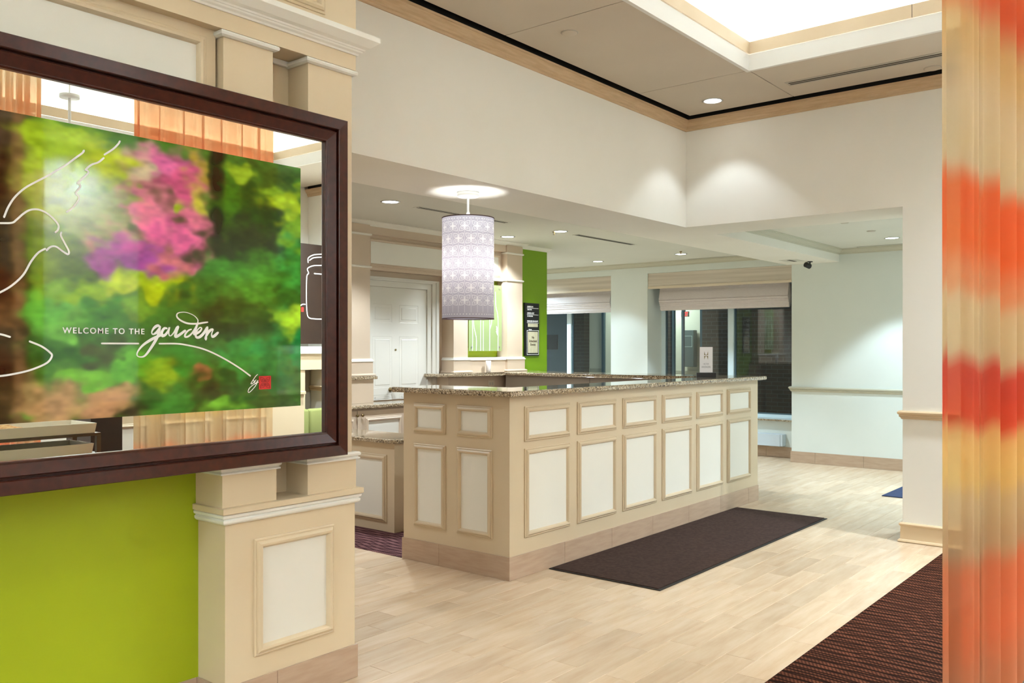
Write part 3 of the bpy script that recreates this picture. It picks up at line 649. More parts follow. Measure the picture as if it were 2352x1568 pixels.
GARDEN= [[(1.777, 1.683), (1.77, 1.687), (1.758, 1.681), (1.748, 1.669), (1.745, 1.658), (1.75, 1.653), (1.76, 1.657), (1.771, 1.667), (1.776, 1.676)], [(1.779, 1.683), (1.774, 1.659), (1.765, 1.637), (1.742, 1.601), (1.718, 1.571), (1.698, 1.566), (1.686, 1.573), (1.691, 1.59), (1.711, 1.612), (1.74, 1.631), (1.767, 1.644), (1.788, 1.653)], [(1.806, 1.677), (1.797, 1.677), (1.788, 1.666), (1.785, 1.654), (1.79, 1.647), (1.802, 1.653), (1.813, 1.668), (1.818, 1.681), (1.815, 1.664), (1.817, 1.65), (1.825, 1.649), (1.837, 1.662), (1.848, 1.68), (1.855, 1.684), (1.848, 1.667), (1.843, 1.65), (1.847, 1.645), (1.863, 1.654), (1.884, 1.669)], [(1.911, 1.675), (1.899, 1.67), (1.887, 1.658), (1.884, 1.646), (1.895, 1.645), (1.911, 1.656), (1.928, 1.679), (1.94, 1.704), (1.938, 1.717), (1.92, 1.732), (1.889, 1.742), (1.863, 1.741), (1.85, 1.734), (1.851, 1.721), (1.87, 1.707), (1.899, 1.698), (1.938, 1.698), (1.962, 1.702), (1.983, 1.705)], [(1.94, 1.701), (1.93, 1.675), (1.924, 1.657), (1.935, 1.659), (1.95, 1.668), (1.957, 1.679), (1.95, 1.683), (1.938, 1.672), (1.93, 1.657), (1.934, 1.644), (1.947, 1.644), (1.965, 1.659), (1.982, 1.684)], [(1.983, 1.684), (1.977, 1.657), (1.975, 1.635)], [(1.977, 1.648), (1.987, 1.664), (2.0, 1.675), (2.008, 1.675), (2.002, 1.658), (2.005, 1.646), (2.015, 1.65), (2.03, 1.663)]]
UNDER= [[(1.551, 1.617), (1.618, 1.617), (1.691, 1.617)], [(1.776, 1.617), (1.851, 1.617), (1.903, 1.61), (1.962, 1.597), (2.018, 1.576), (2.08, 1.546), (2.138, 1.513), (2.185, 1.482)]]
BY= [[(2.222, 1.487), (2.211, 1.478), (2.2, 1.464), (2.189, 1.449), (2.197, 1.449), (2.206, 1.459), (2.197, 1.463)], [(2.214, 1.464), (2.207, 1.453), (2.214, 1.45), (2.224, 1.462), (2.214, 1.442), (2.197, 1.424), (2.181, 1.412), (2.175, 1.415), (2.181, 1.429), (2.2, 1.443), (2.225, 1.454)]]
b = bmesh.new()
for s in BIRD: ribbon(bP, s, .0065, bm=b)
obj('bird_drawing', b, M['white_print'], mir)
b = bmesh.new()
for k, s in enumerate(GARDEN): ribbon(bP, s, .0098 if k != 3 else .0066, h=.0012+.0003*k, bm=b, taper=lambda t: .75+.35*math.sin(t*9))
obj('script_lettering', b, M['white_print'], mir)
b = bmesh.new()
for s in UNDER: ribbon(bP, s, .0062, bm=b)
obj('underline', b, M['white_print'], mir)
b = bmesh.new()
for s in BY: ribbon(bP, s, .0028, bm=b)
obj('by_lettering', b, M['white_print'], mir)
text_mesh('welcome_lettering', 'WELCOME TO THE', .030, bP, 1.411, 1.653, M['white_print'], mir, width=.305, space=1.25, bold=.0004)
em = obj('emblem', box(XM+.0225, XM+.0245, 2.229, 2.289, 1.4225, 1.4795), M['red_print'], mir)
b = bmesh.new(); bE = basis('X', XM+.0245)
for k in range(4):
    a = math.pi/4+k*math.pi/2; cx, cy = 2.259, 1.451; L = .031
    dx, dy = math.cos(a), math.sin(a)
    for w in (.0085, .0035):
        l = L*1.1 if w > .006 else L*.68; s0 = .003 if w > .006 else .008
        side = lambda q: [(cx+dx*(s0+(l-s0)*t)-dy*q*math.sin(math.pi*t**.8)*w, cy+dy*(s0+(l-s0)*t)+dx*q*math.sin(math.pi*t**.8)*w) for t in (0, .2, .4, .6, .8, 1)]
        ribbon(bE, side(1), .0016, .0006, bm=b, sub=3); ribbon(bE, side(-1), .0016, .0006, bm=b, sub=3)
obj('emblem_petals', b, M['red_dark'], em)

# --- reception desk
desk = thing('reception_desk', 'long tan panelled reception desk with a speckled granite top', 'desk', (-4.3, 6.7, 0))
DXF, DY = -3.808, 4.66
obj('desk_body', box(-4.85, DXF, DY, 5.02, 0, 1.265), M['beige_desk'], desk)
obj('desk_front', box(-4.02, DXF, 5.0201, 8.79, 0, 1.265), M['beige_desk'], desk)
obj('desk_return', box(-6.86, -4.021, 8.32, 8.79, 0, 1.265), M['grey_cab'], desk)
obj('work_surface', box(-4.60, -4.021, 5.021, 8.319, .74, .77), M['grey_cab'], desk)
poly = [(-4.91, 4.588), (-3.738, 4.588), (-3.738, 8.86), (-6.83, 8.86), (-6.83, 8.272), (-4.12, 8.272), (-4.12, 5.06), (-4.91, 5.06)]
obj('countertop', prism(poly, 1.2655, 1.305, bev=.012, segs=3), M['granite'], desk)
bF = basis('X', DXF)
for k in range(6):
    y0 = 4.822+.6465*k
    panel(bF, y0, y0+.545, .942, 1.190, desk, M['beige_desk'], M['cream_panel'], .95)
    panel(bF, y0, y0+.545, .268, .893, desk, M['beige_desk'], M['cream_panel'], .95)
bS = basis('-Y', DY)
for a0, a1 in ((-4.738, -4.409), (-4.296, -3.963)):
    panel(bS, a0, a1, .968, 1.188, desk, M['beige_desk'], M['cream_panel'], .9)
    panel(bS, a0, a1, .267, .885, desk, M['beige_desk'], M['cream_panel'], .9)
ys = [4.648]+[5.298+.6485*i for i in range(6) if 5.298+.6485*i < 8.7]+[8.795]
for a, b_ in zip(ys[:-1], ys[1:]): obj('base_tile', box(DXF, DXF+.009, a+.001, b_-.001, .001, .160, bev=.0015), M['base_tile'], desk)
for a, b_ in ((-4.86, -4.472), (-4.470, DXF+.007)): obj('base_tile', box(a+.0005, b_, DY-.010, DY-.0005, .001, .160, bev=.0015), M['base_tile'], desk)
obj('drawer_gap', box(-5.62, -5.616, 8.3195, 8.3205, .5, 1.26), M['dark_void'], desk)

# --- low return (gate) at the left of the desk
gate = thing('low_counter', 'low tan return counter with granite top left of the desk', 'counter', (-5.9, 5.4, 0))
obj('counter_body', box(-6.60, -5.548, 5.22, 5.62, .004, .776), M['beige_desk'], gate)
obj('countertop', prism([(-6.62, 5.17), (-5.56, 5.17), (-5.50, 5.22), (-5.50, 5.66), (-6.62, 5.66)], .777, .812, bev=.010), M['granite'], gate)
panel(basis('-Y', 5.22), -6.50, -5.640, .085, .672, gate, M['beige_desk'], M['cream_panel'], 1.1)

# --- back cabinets
cab = thing('base_cabinet', 'tan base cabinet with brass knobs and granite top behind the desk', 'cabinet', (-6.9, 6.2, 0))
obj('cabinet_body', box(-7.0, -6.775, 4.9, 7.1, .004, .985), M['back_beige'], cab)
obj('countertop', box(-7.04, -6.72, 4.85, 7.14, .986, 1.022, bev=.010), M['granite'], cab)
for a, b_ in ((5.20, 5.846), (5.852, 6.50), (6.506, 7.09)):
    d = obj('door', box(-6.774, -6.755, a, b_, .09, .965, bev=.002), M['back_beige'], cab)
    obj('panel_moulding', ringf(basis('X', -6.755), a+.10, b_-.045, .15, .892, [(x*.9, h*.9) for x, h in MOULD]), M['back_beige'], d)
    obj('inset_panel', box(-6.755, -6.751, a+.14, b_-.085, .19, .852), M['cream_panel'], d)
    if b_ < 6: kn = (5.832,)
    elif a < 6: kn = (5.900,)
    else: kn = (6.56,)
    for y in kn: obj('knob', lathe((-6.755, y, .921), [(.004, 0), (.005, .012), (.014, .018), (.017, .026), (.012, .034), (.001, .036)], 16, axis='X'), M['brass'], d, True)

# --- back wall with pilasters, door, niche (all facing the desk)
XB = -7.0
bw = struct('wall_back_office', box(-9.6, -7.19, 4.6, 9.50, 0, ZL), M['back_beige'])
def pil(y0, y1, x1=XB):
    p = obj('pilaster', box(-7.19, x1, y0, y1, 0, 2.90), M['back_beige'], bw)
    for z in (2.455, 2.797):
        obj('bead', sweep([(-7.19, y0), (x1, y0), (x1, y1), (-7.19, y1)], [(0, z-.012), (.012, z-.010), (.017, z), (.012, z+.010), (0, z+.012)]), M['cream_panel'], p)
    obj('plinth', box(-7.17, x1+.022, y0-.022, y1+.022, 1.305, 1.455), M['back_beige'], p)
    obj('bead', sweep([(-7.17, y0-.022), (x1+.022, y0-.022), (x1+.022, y1+.022), (-7.17, y1+.022)], [(0, 1.455), (.008, 1.455), (.010, 1.465), (-.002, 1.472), (-.004, 1.485), (-.022, 1.487)]), M['white_bead'], p)
    obj('bead', sweep([(-7.17, y0-.022), (x1+.022, y0-.022), (x1+.022, y1+.022), (-7.17, y1+.022)], [(0, 1.307), (.022, 1.307), (.024, 1.318), (.010, 1.330), (0, 1.332)]), M['back_beige'], p)
    return p
pil(5.78, 6.236); pil(7.53, 7.78); pil(8.52, 8.828)
# left pilaster pedestal with its granite ledge
obj('pedestal', box(-7.188, -6.975, 5.75, 6.262, 1.023, 1.27), M['back_beige'], bw)
tag(obj('granite_ledge', box(-7.185, -6.945, 5.72, 6.295, 1.271, 1.304, bev=.008), M['granite']), 'short granite ledge on the left pilaster above the cabinet', 'ledge')
# right ledge: wall below it and granite on top
obj('ledge_wall', box(-7.188, -6.96, 7.40, 9.0, 0, 1.266), M['back_beige'], bw)
tag(obj('granite_ledge', prism([(-7.185, 7.22), (-6.88, 7.22), (-6.86, 7.25), (-6.86, 8.268), (-6.84, 8.3), (-6.84, 8.99), (-7.185, 8.99)], 1.267, 1.305, bev=.010), M['granite']), 'long granite ledge under the green niche, meeting the far desk top', 'ledge')
# frieze and entablature
obj('entablature', box(-7.189, -7.02, 5.0, 8.86, 2.81, ZL), M['back_beige'], bw)
obj('frieze', box(-7.189, -7.09, 5.0, 8.52, 2.44, 2.81), M['back_beige'], bw)
def flat_panel(a0, a1, b0, b1, x):
    obj('panel_moulding', ringf(basis('X', x), a0, a1, b0, b1, [(d*.9, h*.9) for d, h in MOULD]), M['back_beige'], bw)
    obj('inset_panel', box(x, x+.004, a0+.04, a1-.04, b0+.04, b1-.04), M['cream_panel'], bw)
flat_panel(6.28, 7.50, 2.47, 2.785, -7.09); flat_panel(7.83, 8.49, 2.49, 2.78, -7.09)
obj('bead', box(-7.09, -7.06, 7.78, 8.52, 2.44, 2.468, bev=.006), M['cream_panel'], bw)
struct('trim_14', sweep([(-7.02, 2.9), (-7.02, 8.862), (-7.11, 8.862), (-7.11, 9.50), (-9.6, 9.50)], [(0, 2.893), (.006, 2.893), (.014, 2.905), (.034, 2.918), (.050, 2.930), (.060, 2.932), (.060, 2.940), (0, 2.940)]), M['cream_panel'])
# niche
obj('niche_back', box(-7.189, -7.165, 7.78, 8.52, 1.46, 2.44), M['green'], bw)
obj('niche_sill', box(-7.17, -7.01, 7.802, 8.498, 1.305, 1.45), M['back_beige'], bw)
obj('bead', box(-7.165, -6.995, 7.802, 8.498, 1.4505, 1.485, bev=.005), M['white_bead'], bw)
# green end wall
obj('green_wall', box(-7.5, -7.11, 8.862, 9.50, 0, 2.9), M['green2'], bw)
# six panel door with casing
dr = struct('door_1', box(-7.189, -7.178, 6.24, 7.262, 1.03, 2.272), M['door_white'])
for a0, a1 in ((6.43, 6.716), (6.829, 7.123)):
    for b0, b1 in ((1.882, 2.082), (1.16, 1.727), (1.03, 1.085)):
        obj('door_panel', ringf(basis('X', -7.178), a0, a1, b0, b1, [(0, 0), (.0, .0015), (.016, -.006), (.024, -.006), (.036, .003), (.038, .003)]), M['door_white'], dr)
        obj('door_panel', box(-7.178, -7.176, a0+.037, a1-.037, b0+.001+.036 if b1-b0 > .1 else b0+.02, b1-.037 if b1-b0 > .1 else b1-.02), M['door_white'], dr)
jb = bmesh.new(); box(-7.189, -7.165, 7.264, 7.33, 1.03, 2.34, jb); box(-7.189, -7.165, 6.24, 7.2639, 2.275, 2.34, jb); obj('door_jamb', jb, M['door_white'], dr)
jb = bmesh.new(); box(-7.189, -7.150, 7.331, 7.44, 1.03, 2.38, jb); box(-7.189, -7.150, 6.24, 7.3309, 2.341, 2.38, jb); obj('door_casing', jb, M['door_white'], dr)
jb = bmesh.new(); box(-7.15, -7.142, 7.39, 7.435, 1.03, 2.375, jb); box(-7.1499, -7.142, 6.24, 7.3899, 2.36, 2.375, jb); obj('casing_edge', jb, M['door_white'], dr)
obj('door_handle', lathe((-7.178, 6.69, 1.138), [(.026, 0), (.026, .006), (.010, .012), (.012, .03), (.026, .042), (.028, .056), (.018, .068), (.001, .07)], 20, axis='X'), M['brass'], dr, True)
obj('peephole', cyl((-7.176, 6.77, 1.58), .012, .008, 14, axis='X'), M['brass'], dr)

# --- green glass art in the niche
art = thing('glass_art', 'clear acrylic panel with white plant stems in the green niche', 'art', (-7.08, 8.2, 1.56))
obj('acrylic_panel', box(-7.084, -7.078, 7.885, 8.505, 1.563, 2.385), M['art_glass'], art)
bA = basis('X', -7.078); b = bmesh.new()
for s in ([(7.95, 1.57), (7.952, 1.80), (7.948, 2.0), (7.99, 2.12), (8.0, 2.3)], [(8.02, 1.57), (8.02, 1.72), (7.975, 1.87), (7.975, 2.0), (8.01, 2.25)],
          [(8.10, 1.57), (8.10, 1.95), (8.10, 2.3)], [(8.105, 1.97), (8.145, 2.06), (8.15, 2.18)], [(8.15, 1.57), (8.15, 1.93)], [(8.27, 1.57), (8.27, 2.0), (8.265, 2.2)],
          [(8.275, 1.84), (8.31, 1.93), (8.31, 2.12)], [(8.43, 1.57), (8.43, 1.98), (8.39, 2.12), (8.38, 2.3)]): ribbon(bA, s, .010, .001, bm=b)
for k in range(5): ribbon(bA, [(8.27, 2.02+.035*k), (8.25, 2.04+.035*k), (8.24, 2.06+.035*k)], .014, .001, bm=b)
for k in range(3): ribbon(bA, [(8.43, 1.76+.03*k), (8.412, 1.785+.03*k), (8.402, 1.81+.03*k)], .014, .001, bm=b)
ribbon(bA, [(8.15, 1.955), (8.151, 1.958), (8.152, 1.961)], .02, .001, bm=b)
obj('stem_drawing', b, M['white_print'], art)
for y, z in ((7.93, 1.612), (8.455, 1.612), (7.93, 2.34), (8.455, 2.34)): obj('standoff', cyl((-7.118, y, z), .011, .094, 16, axis='X'), M['chrome'], art)
# --- candle holder
cd = thing('candle_holder', 'frosted glass candle holder glowing on the granite ledge', 'candle', (-6.93, 8.075, 1.306))
obj('glass_cup', lathe((-6.93, 8.075, 1.306), [(.018, .002), (.024, 0), (.026, .02), (.033, .14), (.030, .14), (.023, .02), (.001, .012)], 24), M['candle_glass'], cd, True)
obj('wax', cyl((-6.93, 8.075, 1.306+.033), .021, .03, 16), M['tray_white'], cd)
obj('flame', lathe((-6.93, 8.075, 1.306+.049), [(.001, 0), (.006, .006), (.005, .014), (.0005, .028)], 10), emis('flame', (1, .72, .35), 18), cd, True)
# --- outlet
ol = thing('wall_outlet', 'beige wall outlet under the granite ledge by the niche', 'outlet', (-6.96, 8.17, 1.16))
obj('cover_plate', box(-6.9595, -6.953, 8.10, 8.215, 1.12, 1.205, bev=.002), M['outlet'], ol)
for y in (8.135, 8.18): obj('socket', box(-6.953, -6.951, y-.014, y+.014, 1.147, 1.18), M['diffuser'], ol)

# --- event board on green wall
ev = thing('notice_board', 'tall black notice board with white times on the green wall', 'sign', (-7.10, 9.13, 1.5))
obj('board', box(-7.109, -7.085, 8.985, 9.296, 1.497, 2.192, bev=.002), M['black'], ev)
bB = basis('X', -7.085)
def tx(s, size, z, w, m=M['white_print'], y=9.035, al='LEFT', bold=.0006): text_mesh('lettering', s, size, bB, y, z, m, ev, al, w, bold=bold)
tx('CHECK-IN', .026, 2.135, .125); tx('3:00 PM', .022, 2.098, .095); tx('CHECK-OUT', .026, 2.050, .150); tx('12 NOON', .022, 2.012, .115); tx('MANAGER ON DUTY', .026, 1.945, .235)
obj('rule', box(-7.085, -7.0838, 9.03, 9.278, 2.122, 2.127), M['white_print'], ev)
obj('rule', box(-7.085, -7.0838, 9.03, 9.278, 2.036, 2.041), M['white_print'], ev)
obj('rule', box(-7.085, -7.0838, 9.03, 9.278, 1.930, 1.935), M['white_print'], ev)
np_ = obj('name_plate', box(-7.085, -7.083, 9.05, 9.262, 1.878, 1.922), M['paper'], ev)
tx('Events', .018, 1.838, .06, y=9.07)
obj('border_line', ringf(bB, 9.03, 9.284, 1.512, 1.834, [(0, 0), (0, .001), (.005, .001), (.005, 0)]), M['white_print'], ev)
pp = obj('paper_insert', box(-7.085, -7.0825, 9.05, 9.262, 1.535, 1.815), M['paper'], ev)
bB2 = basis('X', -7.0825)
for s, z, w in (('No', 1.725, .05), ('Scheduled', 1.678, .165), ('Events', 1.632, .11)): text_mesh('lettering', s, .045, bB2, 9.156, z, M['brown_text'], pp, 'CENTER', w, bold=.0006)

# --- card stand on the desk
st = thing('card_stand', 'white card in a black block stand at the far desk end', 'sign', (-4.03, 8.05, 1.305))
RZ = Matrix.Translation((-4.03, 8.05, 1.305)) @ Matrix.Rotation(math.radians(33), 4, 'Z')
def rb(name, x0, x1, y0, y1, z0, z1, m):
    q = box(x0, x1, y0, y1, z0, z1, bev=.0008); bmesh.ops.transform(q, matrix=RZ, verts=q.verts); return obj(name, q, m, st)
rb('stand_base', -.095, .095, -.025, .025, .001, .048, M['black']); rb('card', -.064, .064, -.002, .002, .049, .305, M['card'])
bC = RZ @ Matrix(((1, 0, 0, 0), (0, 0, -1, -.002), (0, 1, 0, 0), (0, 0, 0, 1)))
text_mesh('card_lettering', 'HILTON', .022, bC, 0, .128, M['grey_text'], st, 'CENTER', .052); text_mesh('card_lettering', 'HHONORS', .030, bC, 0, .095, M['grey_text'], st, 'CENTER', .088)
b = bmesh.new()
def poly2(pts):
    b.faces.new([b.verts.new(bC @ Vector((x, y, .0006))) for x, y in pts])
for s in (1, -1):
    poly2([(.018*s, .262), (.020*s, .232), (.020*s, .224), (0, .224), (0, .2275), (.006*s, .229), (.011*s, .236)])
    poly2([(.018*s, .178), (.020*s, .208), (.020*s, .216), (0, .216), (0, .2125), (.006*s, .210), (.011*s, .200)])
obj('card_emblem', b, M['gold_text'], st)

# --- floor mats
mt = thing('floor_mat', 'long dark brown entrance mat beside the reception desk', 'mat', (-3.34, 6.65, 0))
obj('mat_edge', box(-3.790, -2.878, 5.087, 8.222, .001, .006), M['mat_edge'], mt)
obj('mat_pile', box(-3.772, -2.900, 5.106, 8.204, .0061, .012, bev=.002), M['mat_dark'], mt)
tag(obj('floor_mat', box(-3.215+.35-.0, -1.2, 9.86, 11.0, .001, .010, bev=.002), M['navy']), 'navy blue mat in the far room beside the pier', 'mat')

# --- pendant lamp
PX, PY = -4.407, 4.90
pen = thing('pendant_lamp', 'drum pendant lamp printed with white four petal flowers', 'lamp', (PX, PY, 1.816))
obj('canopy', lathe((PX, PY, 2.735), [(.001, 0), (.080, 0), (.082, .004), (.082, .034), (.001, .034)], 36), M['lamp_white'], pen, True)
obj('rod', cyl((PX, PY, 2.665), .009, .14, 14), M['lamp_white'], pen)
obj('joint', lathe((PX, PY, 2.60), [(.001, 0), (.012, .004), (.014, .014), (.010, .024), (.001, .028)], 14), M['lamp_white'], pen, True)
RS = .195
for z0, z1 in ((1.816, 1.823), (2.569, 2.576)):
    obj('shade_rim', lathe((PX, PY, 0), [(RS-.002, z0), (RS+.0025, z0), (RS+.0025, z1), (RS-.002, z1), (RS-.002, z0)], 72), mat('rim tape', (86, 62, 62), .7), pen, True)
sp = bmesh.new()
for k in range(3):
    a = k*2*math.pi/3; box(0, RS-.003, -.003, .003, 2.566, 2.572, sp)
    bmesh.ops.rotate(sp, verts=[v for v in sp.verts], cent=(0, 0, 0), matrix=Matrix.Rotation(2*math.pi/3, 3, 'Z'))
bmesh.ops.translate(sp, verts=sp.verts, vec=(PX, PY, 0)); cyl((PX, PY, 2.585), .008, .04, 12, sp); obj('spider', sp, M['lamp_white'], pen)
# flower print: a mask painted over a fine drum mesh
def printed_shade():
    import numpy as np
    NA, NZ, z0, z1 = 780, 480, 1.82, 2.572
    da = 2*math.pi*RS/NA; dz = (z1-z0)/NZ; mask = np.zeros((NZ+1, NA))
    def stroke(pts, w):
        for (a0, b0), (a1, b1) in zip(pts[:-1], pts[1:]):      # arc length, height
            i0 = int((min(a0, a1)-w)/da)-1; i1 = int((max(a0, a1)+w)/da)+2; j0 = max(0, int((min(b0, b1)-w-z0)/dz)-1); j1 = min(NZ, int((max(b0, b1)+w-z0)/dz)+2)
            A, Z = np.meshgrid(np.arange(i0, i1+1)*da, np.arange(j0, j1+1)*dz+z0)
            vx, vz = a1-a0, b1-b0; L2 = max(vx*vx+vz*vz, 1e-12)
            t = np.clip(((A-a0)*vx+(Z-b0)*vz)/L2, 0, 1); dd = np.hypot(A-a0-t*vx, Z-b0-t*vz)
            v = np.clip((w/2-dd)/.0011+.5, 0, 1); idx = np.arange(i0, i1+1) % NA
            mask[j0:j1+1, idx] = np.maximum(mask[j0:j1+1, idx], v)
    CELLS = 13; CW = 2*math.pi*RS/CELLS; RH = .0905
    for r in range(7):
        zc = 2.493-RH*r
        for c in range(CELLS):
            ac = (c+(.5 if r % 2 else 0)+1)*CW
            for k in range(4):
                an = math.pi/4+k*math.pi/2; dx, dzz = math.cos(an), math.sin(an)
                for w, l, s0, wd in ((.0165, .0545, .004, .0032), (.0066, .035, .009, .0026)):
                    for sg in (1, -1):
                        P = []
                        for q in range(9):
                            t = q/8; al = s0+(l-s0)*t; pw = w*math.sin(math.pi*t**.85)*sg
                            P.append((ac+dx*al-dzz*pw, zc+(dzz*al+dx*pw)*.95))
                        stroke(P, wd)
            stroke([(ac, zc), (ac+1e-5, zc)], .007)
    for c in range(CELLS*2):
        ac = (c/2+1)*CW; cur = 2.556
        for zc in [2.493-RH*r for r in range(7) if (r % 2) == (c % 2)]:
            stroke([(ac, cur), (ac, zc+.006)], .0022); cur = zc-.006
        stroke([(ac, cur), (ac, 1.862)], .0022)
    for z in (2.550, 1.848):
        for i in range(52): a = 2*math.pi*RS*(i/52+.3); stroke([(a, z), (a+1e-5, z)], .0078)
    ang = np.arange(NA)*2*math.pi/NA; zz = z0+np.arange(NZ+1)*dz
    co = np.empty((NZ+1, NA, 3)); co[..., 0] = PX+RS*np.cos(ang); co[..., 1] = PY+RS*np.sin(ang); co[..., 2] = zz[:, None]
    J, I = np.meshgrid(np.arange(NZ), np.arange(NA), indexing='ij'); I2 = (I+1) % NA
    F = np.stack([J*NA+I, J*NA+I2, (J+1)*NA+I2, (J+1)*NA+I], -1).reshape(-1, 4)
    me = bpy.data.meshes.new('lamp_shade'); me.vertices.add(co.size//3); me.vertices.foreach_set('co', co.ravel())
    me.loops.add(F.size); me.loops.foreach_set('vertex_index', F.ravel()); me.polygons.add(len(F))
    me.polygons.foreach_set('loop_start', np.arange(len(F))*4); me.polygons.foreach_set('use_smooth', np.ones(len(F), bool))
    me.update(calc_edges=True)
    at = me.attributes.new('flower_print', 'FLOAT', 'POINT'); at.data.foreach_set('value', mask.ravel().astype('f'))
    me.materials.append(M['shade']); obj('lamp_shade', me, M['shade'], pen)
printed_shade()
bulb = obj('bulb', lathe((PX, PY, 2.16), [(.001, 0), (.02, .008), (.03, .03), (.028, .055), (.014, .09), (.013, .12), (.001, .12)], 20), emis('bulb glow', (1, .93, .88), 12), pen, True)
obj('bulb_stem', cyl((PX, PY, 2.42), .012, .28, 12), M['lamp_white'], pen)
def light(kind, name, loc, col, power, size=.1, spot=None, blend=.5, parent=None, rot=None):
    ld = bpy.data.lights.new(name, kind); ld.energy = power; ld.color = col
    if kind == 'SPOT': ld.spot_size = math.radians(spot); ld.spot_blend = blend; ld.shadow_soft_size = size
    elif kind == 'POINT': ld.shadow_soft_size = size
    else: ld.size = size; ld.shape = 'DISK'
    o = bpy.data.objects.new(name, ld); C.objects.link(o); o.location = loc
    if rot: o.rotation_euler = rot
    if parent: o.parent = parent; o.matrix_parent_inverse = Matrix.Translation(-parent.location)
    return o
light('POINT', 'pendant_glow', (PX, PY, 2.26), L_PEND[0], L_PEND[1], .05, parent=pen)
light('SPOT', 'pendant_uplight', (PX+.03, PY-.03, 2.32), (.90, .95, 1), 11, .10, 74, .7, pen, rot=(math.pi, 0, 0))

# --- recessed downlights
lens_hall = emis('downlight lens', (1, .97, .94), 9); lens_cool = emis('cool downlight lens', (.93, .98, 1), 9)
def downlight(x, y, z, label, spec, lens, spot=90, hid=False):
    t = thing('recessed_downlight', label, 'ceiling light', (x, y, z), 'recessed ceiling downlights')
    obj('trim_ring', lathe((x, y, z), [(.088, .001), (.092, -.004), (.078, -.007), (.074, -.001), (.074, .002), (.088, .002)], 32), M['chrome'] if lens is lens_cool else M['lamp_white'], t, True)
    obj('lens', cyl((x, y, z-.0015), .073, .003, 32), lens, t)
    light('SPOT', 'lamp_light', (x, y, z-.02), spec[0], spec[1], .07, spot, .35, t)
downlight(-3.558, 7.236, ZC, 'round downlight in the high hall ceiling corner', (L_HALL[0], 17), lens_hall, 92)
downlight(-5.92, 5.52, ZL, 'leftmost low ceiling downlight, left of the pendant lamp', L_DESK, lens_cool, 128)
downlight(-6.68, 8.14, ZL, 'small downlight in front of the lime green niche, right of the drum shade', (L_DESK[0], L_DESK[1]*.7), lens_cool, 128)
downlight(-5.91, 8.15, ZL, 'low ceiling downlight between the two long air slots', L_DESK, lens_cool, 128)
downlight(-7.51, 11.35, ZL, 'downlight in front of the white pier between the windows', (L_FAR[0], 34), lens_cool)
downlight(-6.00, 11.2, ZL, 'downlight in front of the wide window blind', L_FAR, lens_cool)
downlight(-3.128, 11.18, ZL, 'rightmost low ceiling downlight, cut by the hall wall edge', L_FAR, lens_cool)
# unseen wide spots added below the ceilings as fill, no fittings modelled
for x, y in ((-3.5, 2.3), (-3.5, -.2), (0.2, 7.15), (1.7, 7.15), (3.05, 4.4), (3.05, 1.6), (-1.2, -2.6), (1.2, -2.6)):
    light('SPOT', 'hall_fill', (x, y, ZC-.02), L_HALL[0], L_HALL[1]*3, .07, 150, .9)
for x, y in ((-9.2, 11.2), (-9.4, 10.2), (-1.4, 9.8), (-.2, 11.2), (-7.5, 3.6), (-5.92, 3.4)):
    light('SPOT', 'room_fill', (x, y, ZL-.02), L_FAR[0] if y > 9 else L_DESK[0], (L_FAR[1]*1.9 if y > 9 else L_DESK[1]*.45), .07, 155, .9)

# --- ceiling discs, sprinklers, air slots
def disc(x, y, z, label, r=.055):
    t = thing('ceiling_cover', label, 'ceiling cover', (x, y, z))
    obj('cover_plate', lathe((x, y, z), [(r, .001), (r, -.006), (r*.9, -.010), (.001, -.010)], 28), M['hall_ceiling'] if z > 3 else M['diffuser'], t, True)
    obj('rim', lathe((x, y, z), [(r+.006, .001), (r+.006, -.003), (r+.001, -.004), (r+.001, .001)], 28), M['diffuser'], t, True)
disc(-3.574, 5.041, ZC, 'round flush cover in the hall ceiling near the top edge')
disc(-1.79, 7.492, ZC, 'round flush cover beside the long hall air slot', .06)
disc(-3.128, 10.366, ZL, 'small round cover in the far room ceiling', .045)
disc(-3.142, 9.503, ZL, 'faint round cover near the hall wall in the far room', .04)
def slot(x0, x1, y0, y1, z, label, n=2, m='low_ceiling'):
    t = thing('air_diffuser', label, 'air vent', ((x0+x1)/2, (y0+y1)/2, z))
    obj('vent_frame', box(x0, x1, y0, y1, z-.003, z+.002), M['diffuser'] if z > 3 else M[m], t)
    along_y = (y1-y0) > (x1-x0)
    w = (x1-x0) if along_y else (y1-y0)
    for k in range(n):
        c = w*(k+1)/(n+1); hw = w*.085
        r = (x0+c-hw, x0+c+hw, y0+.02, y1-.02) if along_y else (x0+.02, x1-.02, y0+c-hw, y0+c+hw)
        obj('slot', box(*r, z-.0045, z-.0025), M['slot'], t)
slot(-2.85, -.9, 7.12, 7.24, ZC, 'long linear air slot in the high hall ceiling', 2)
slot(-5.995, -5.895, 5.88, 7.24, ZL, 'linear air slot behind the pendant lamp')
slot(-5.985, -5.885, 8.50, 9.80, ZL, 'linear air slot in the ceiling over the desk end', 3)
slot(-6.28, -5.40, 11.88, 11.95, ZL, 'linear air slot above the wide window blind', 1)
slot(-9.6, -8.33, 11.88, 11.95, ZL, 'linear air slot above the left window', 1)
slot(-3.79, -2.9, 11.85, 11.92, ZL, 'linear air slot at the far room crown moulding', 1)
slot(-4.60, -4.36, 11.30, 11.60, 2.77, 'small access plate under the beam beside the camera', 1)
def sprinkler(x, y, label):
    t = thing('sprinkler', label, 'sprinkler', (x, y, ZL))
    b = cyl((x, y, ZL-.006), .018, .012, 16); cyl((x, y, ZL-.024), .006, .026, 10, b); cyl((x, y, ZL-.038), .014, .003, 16, b); obj('sprinkler_head', b, M['brass'], t)
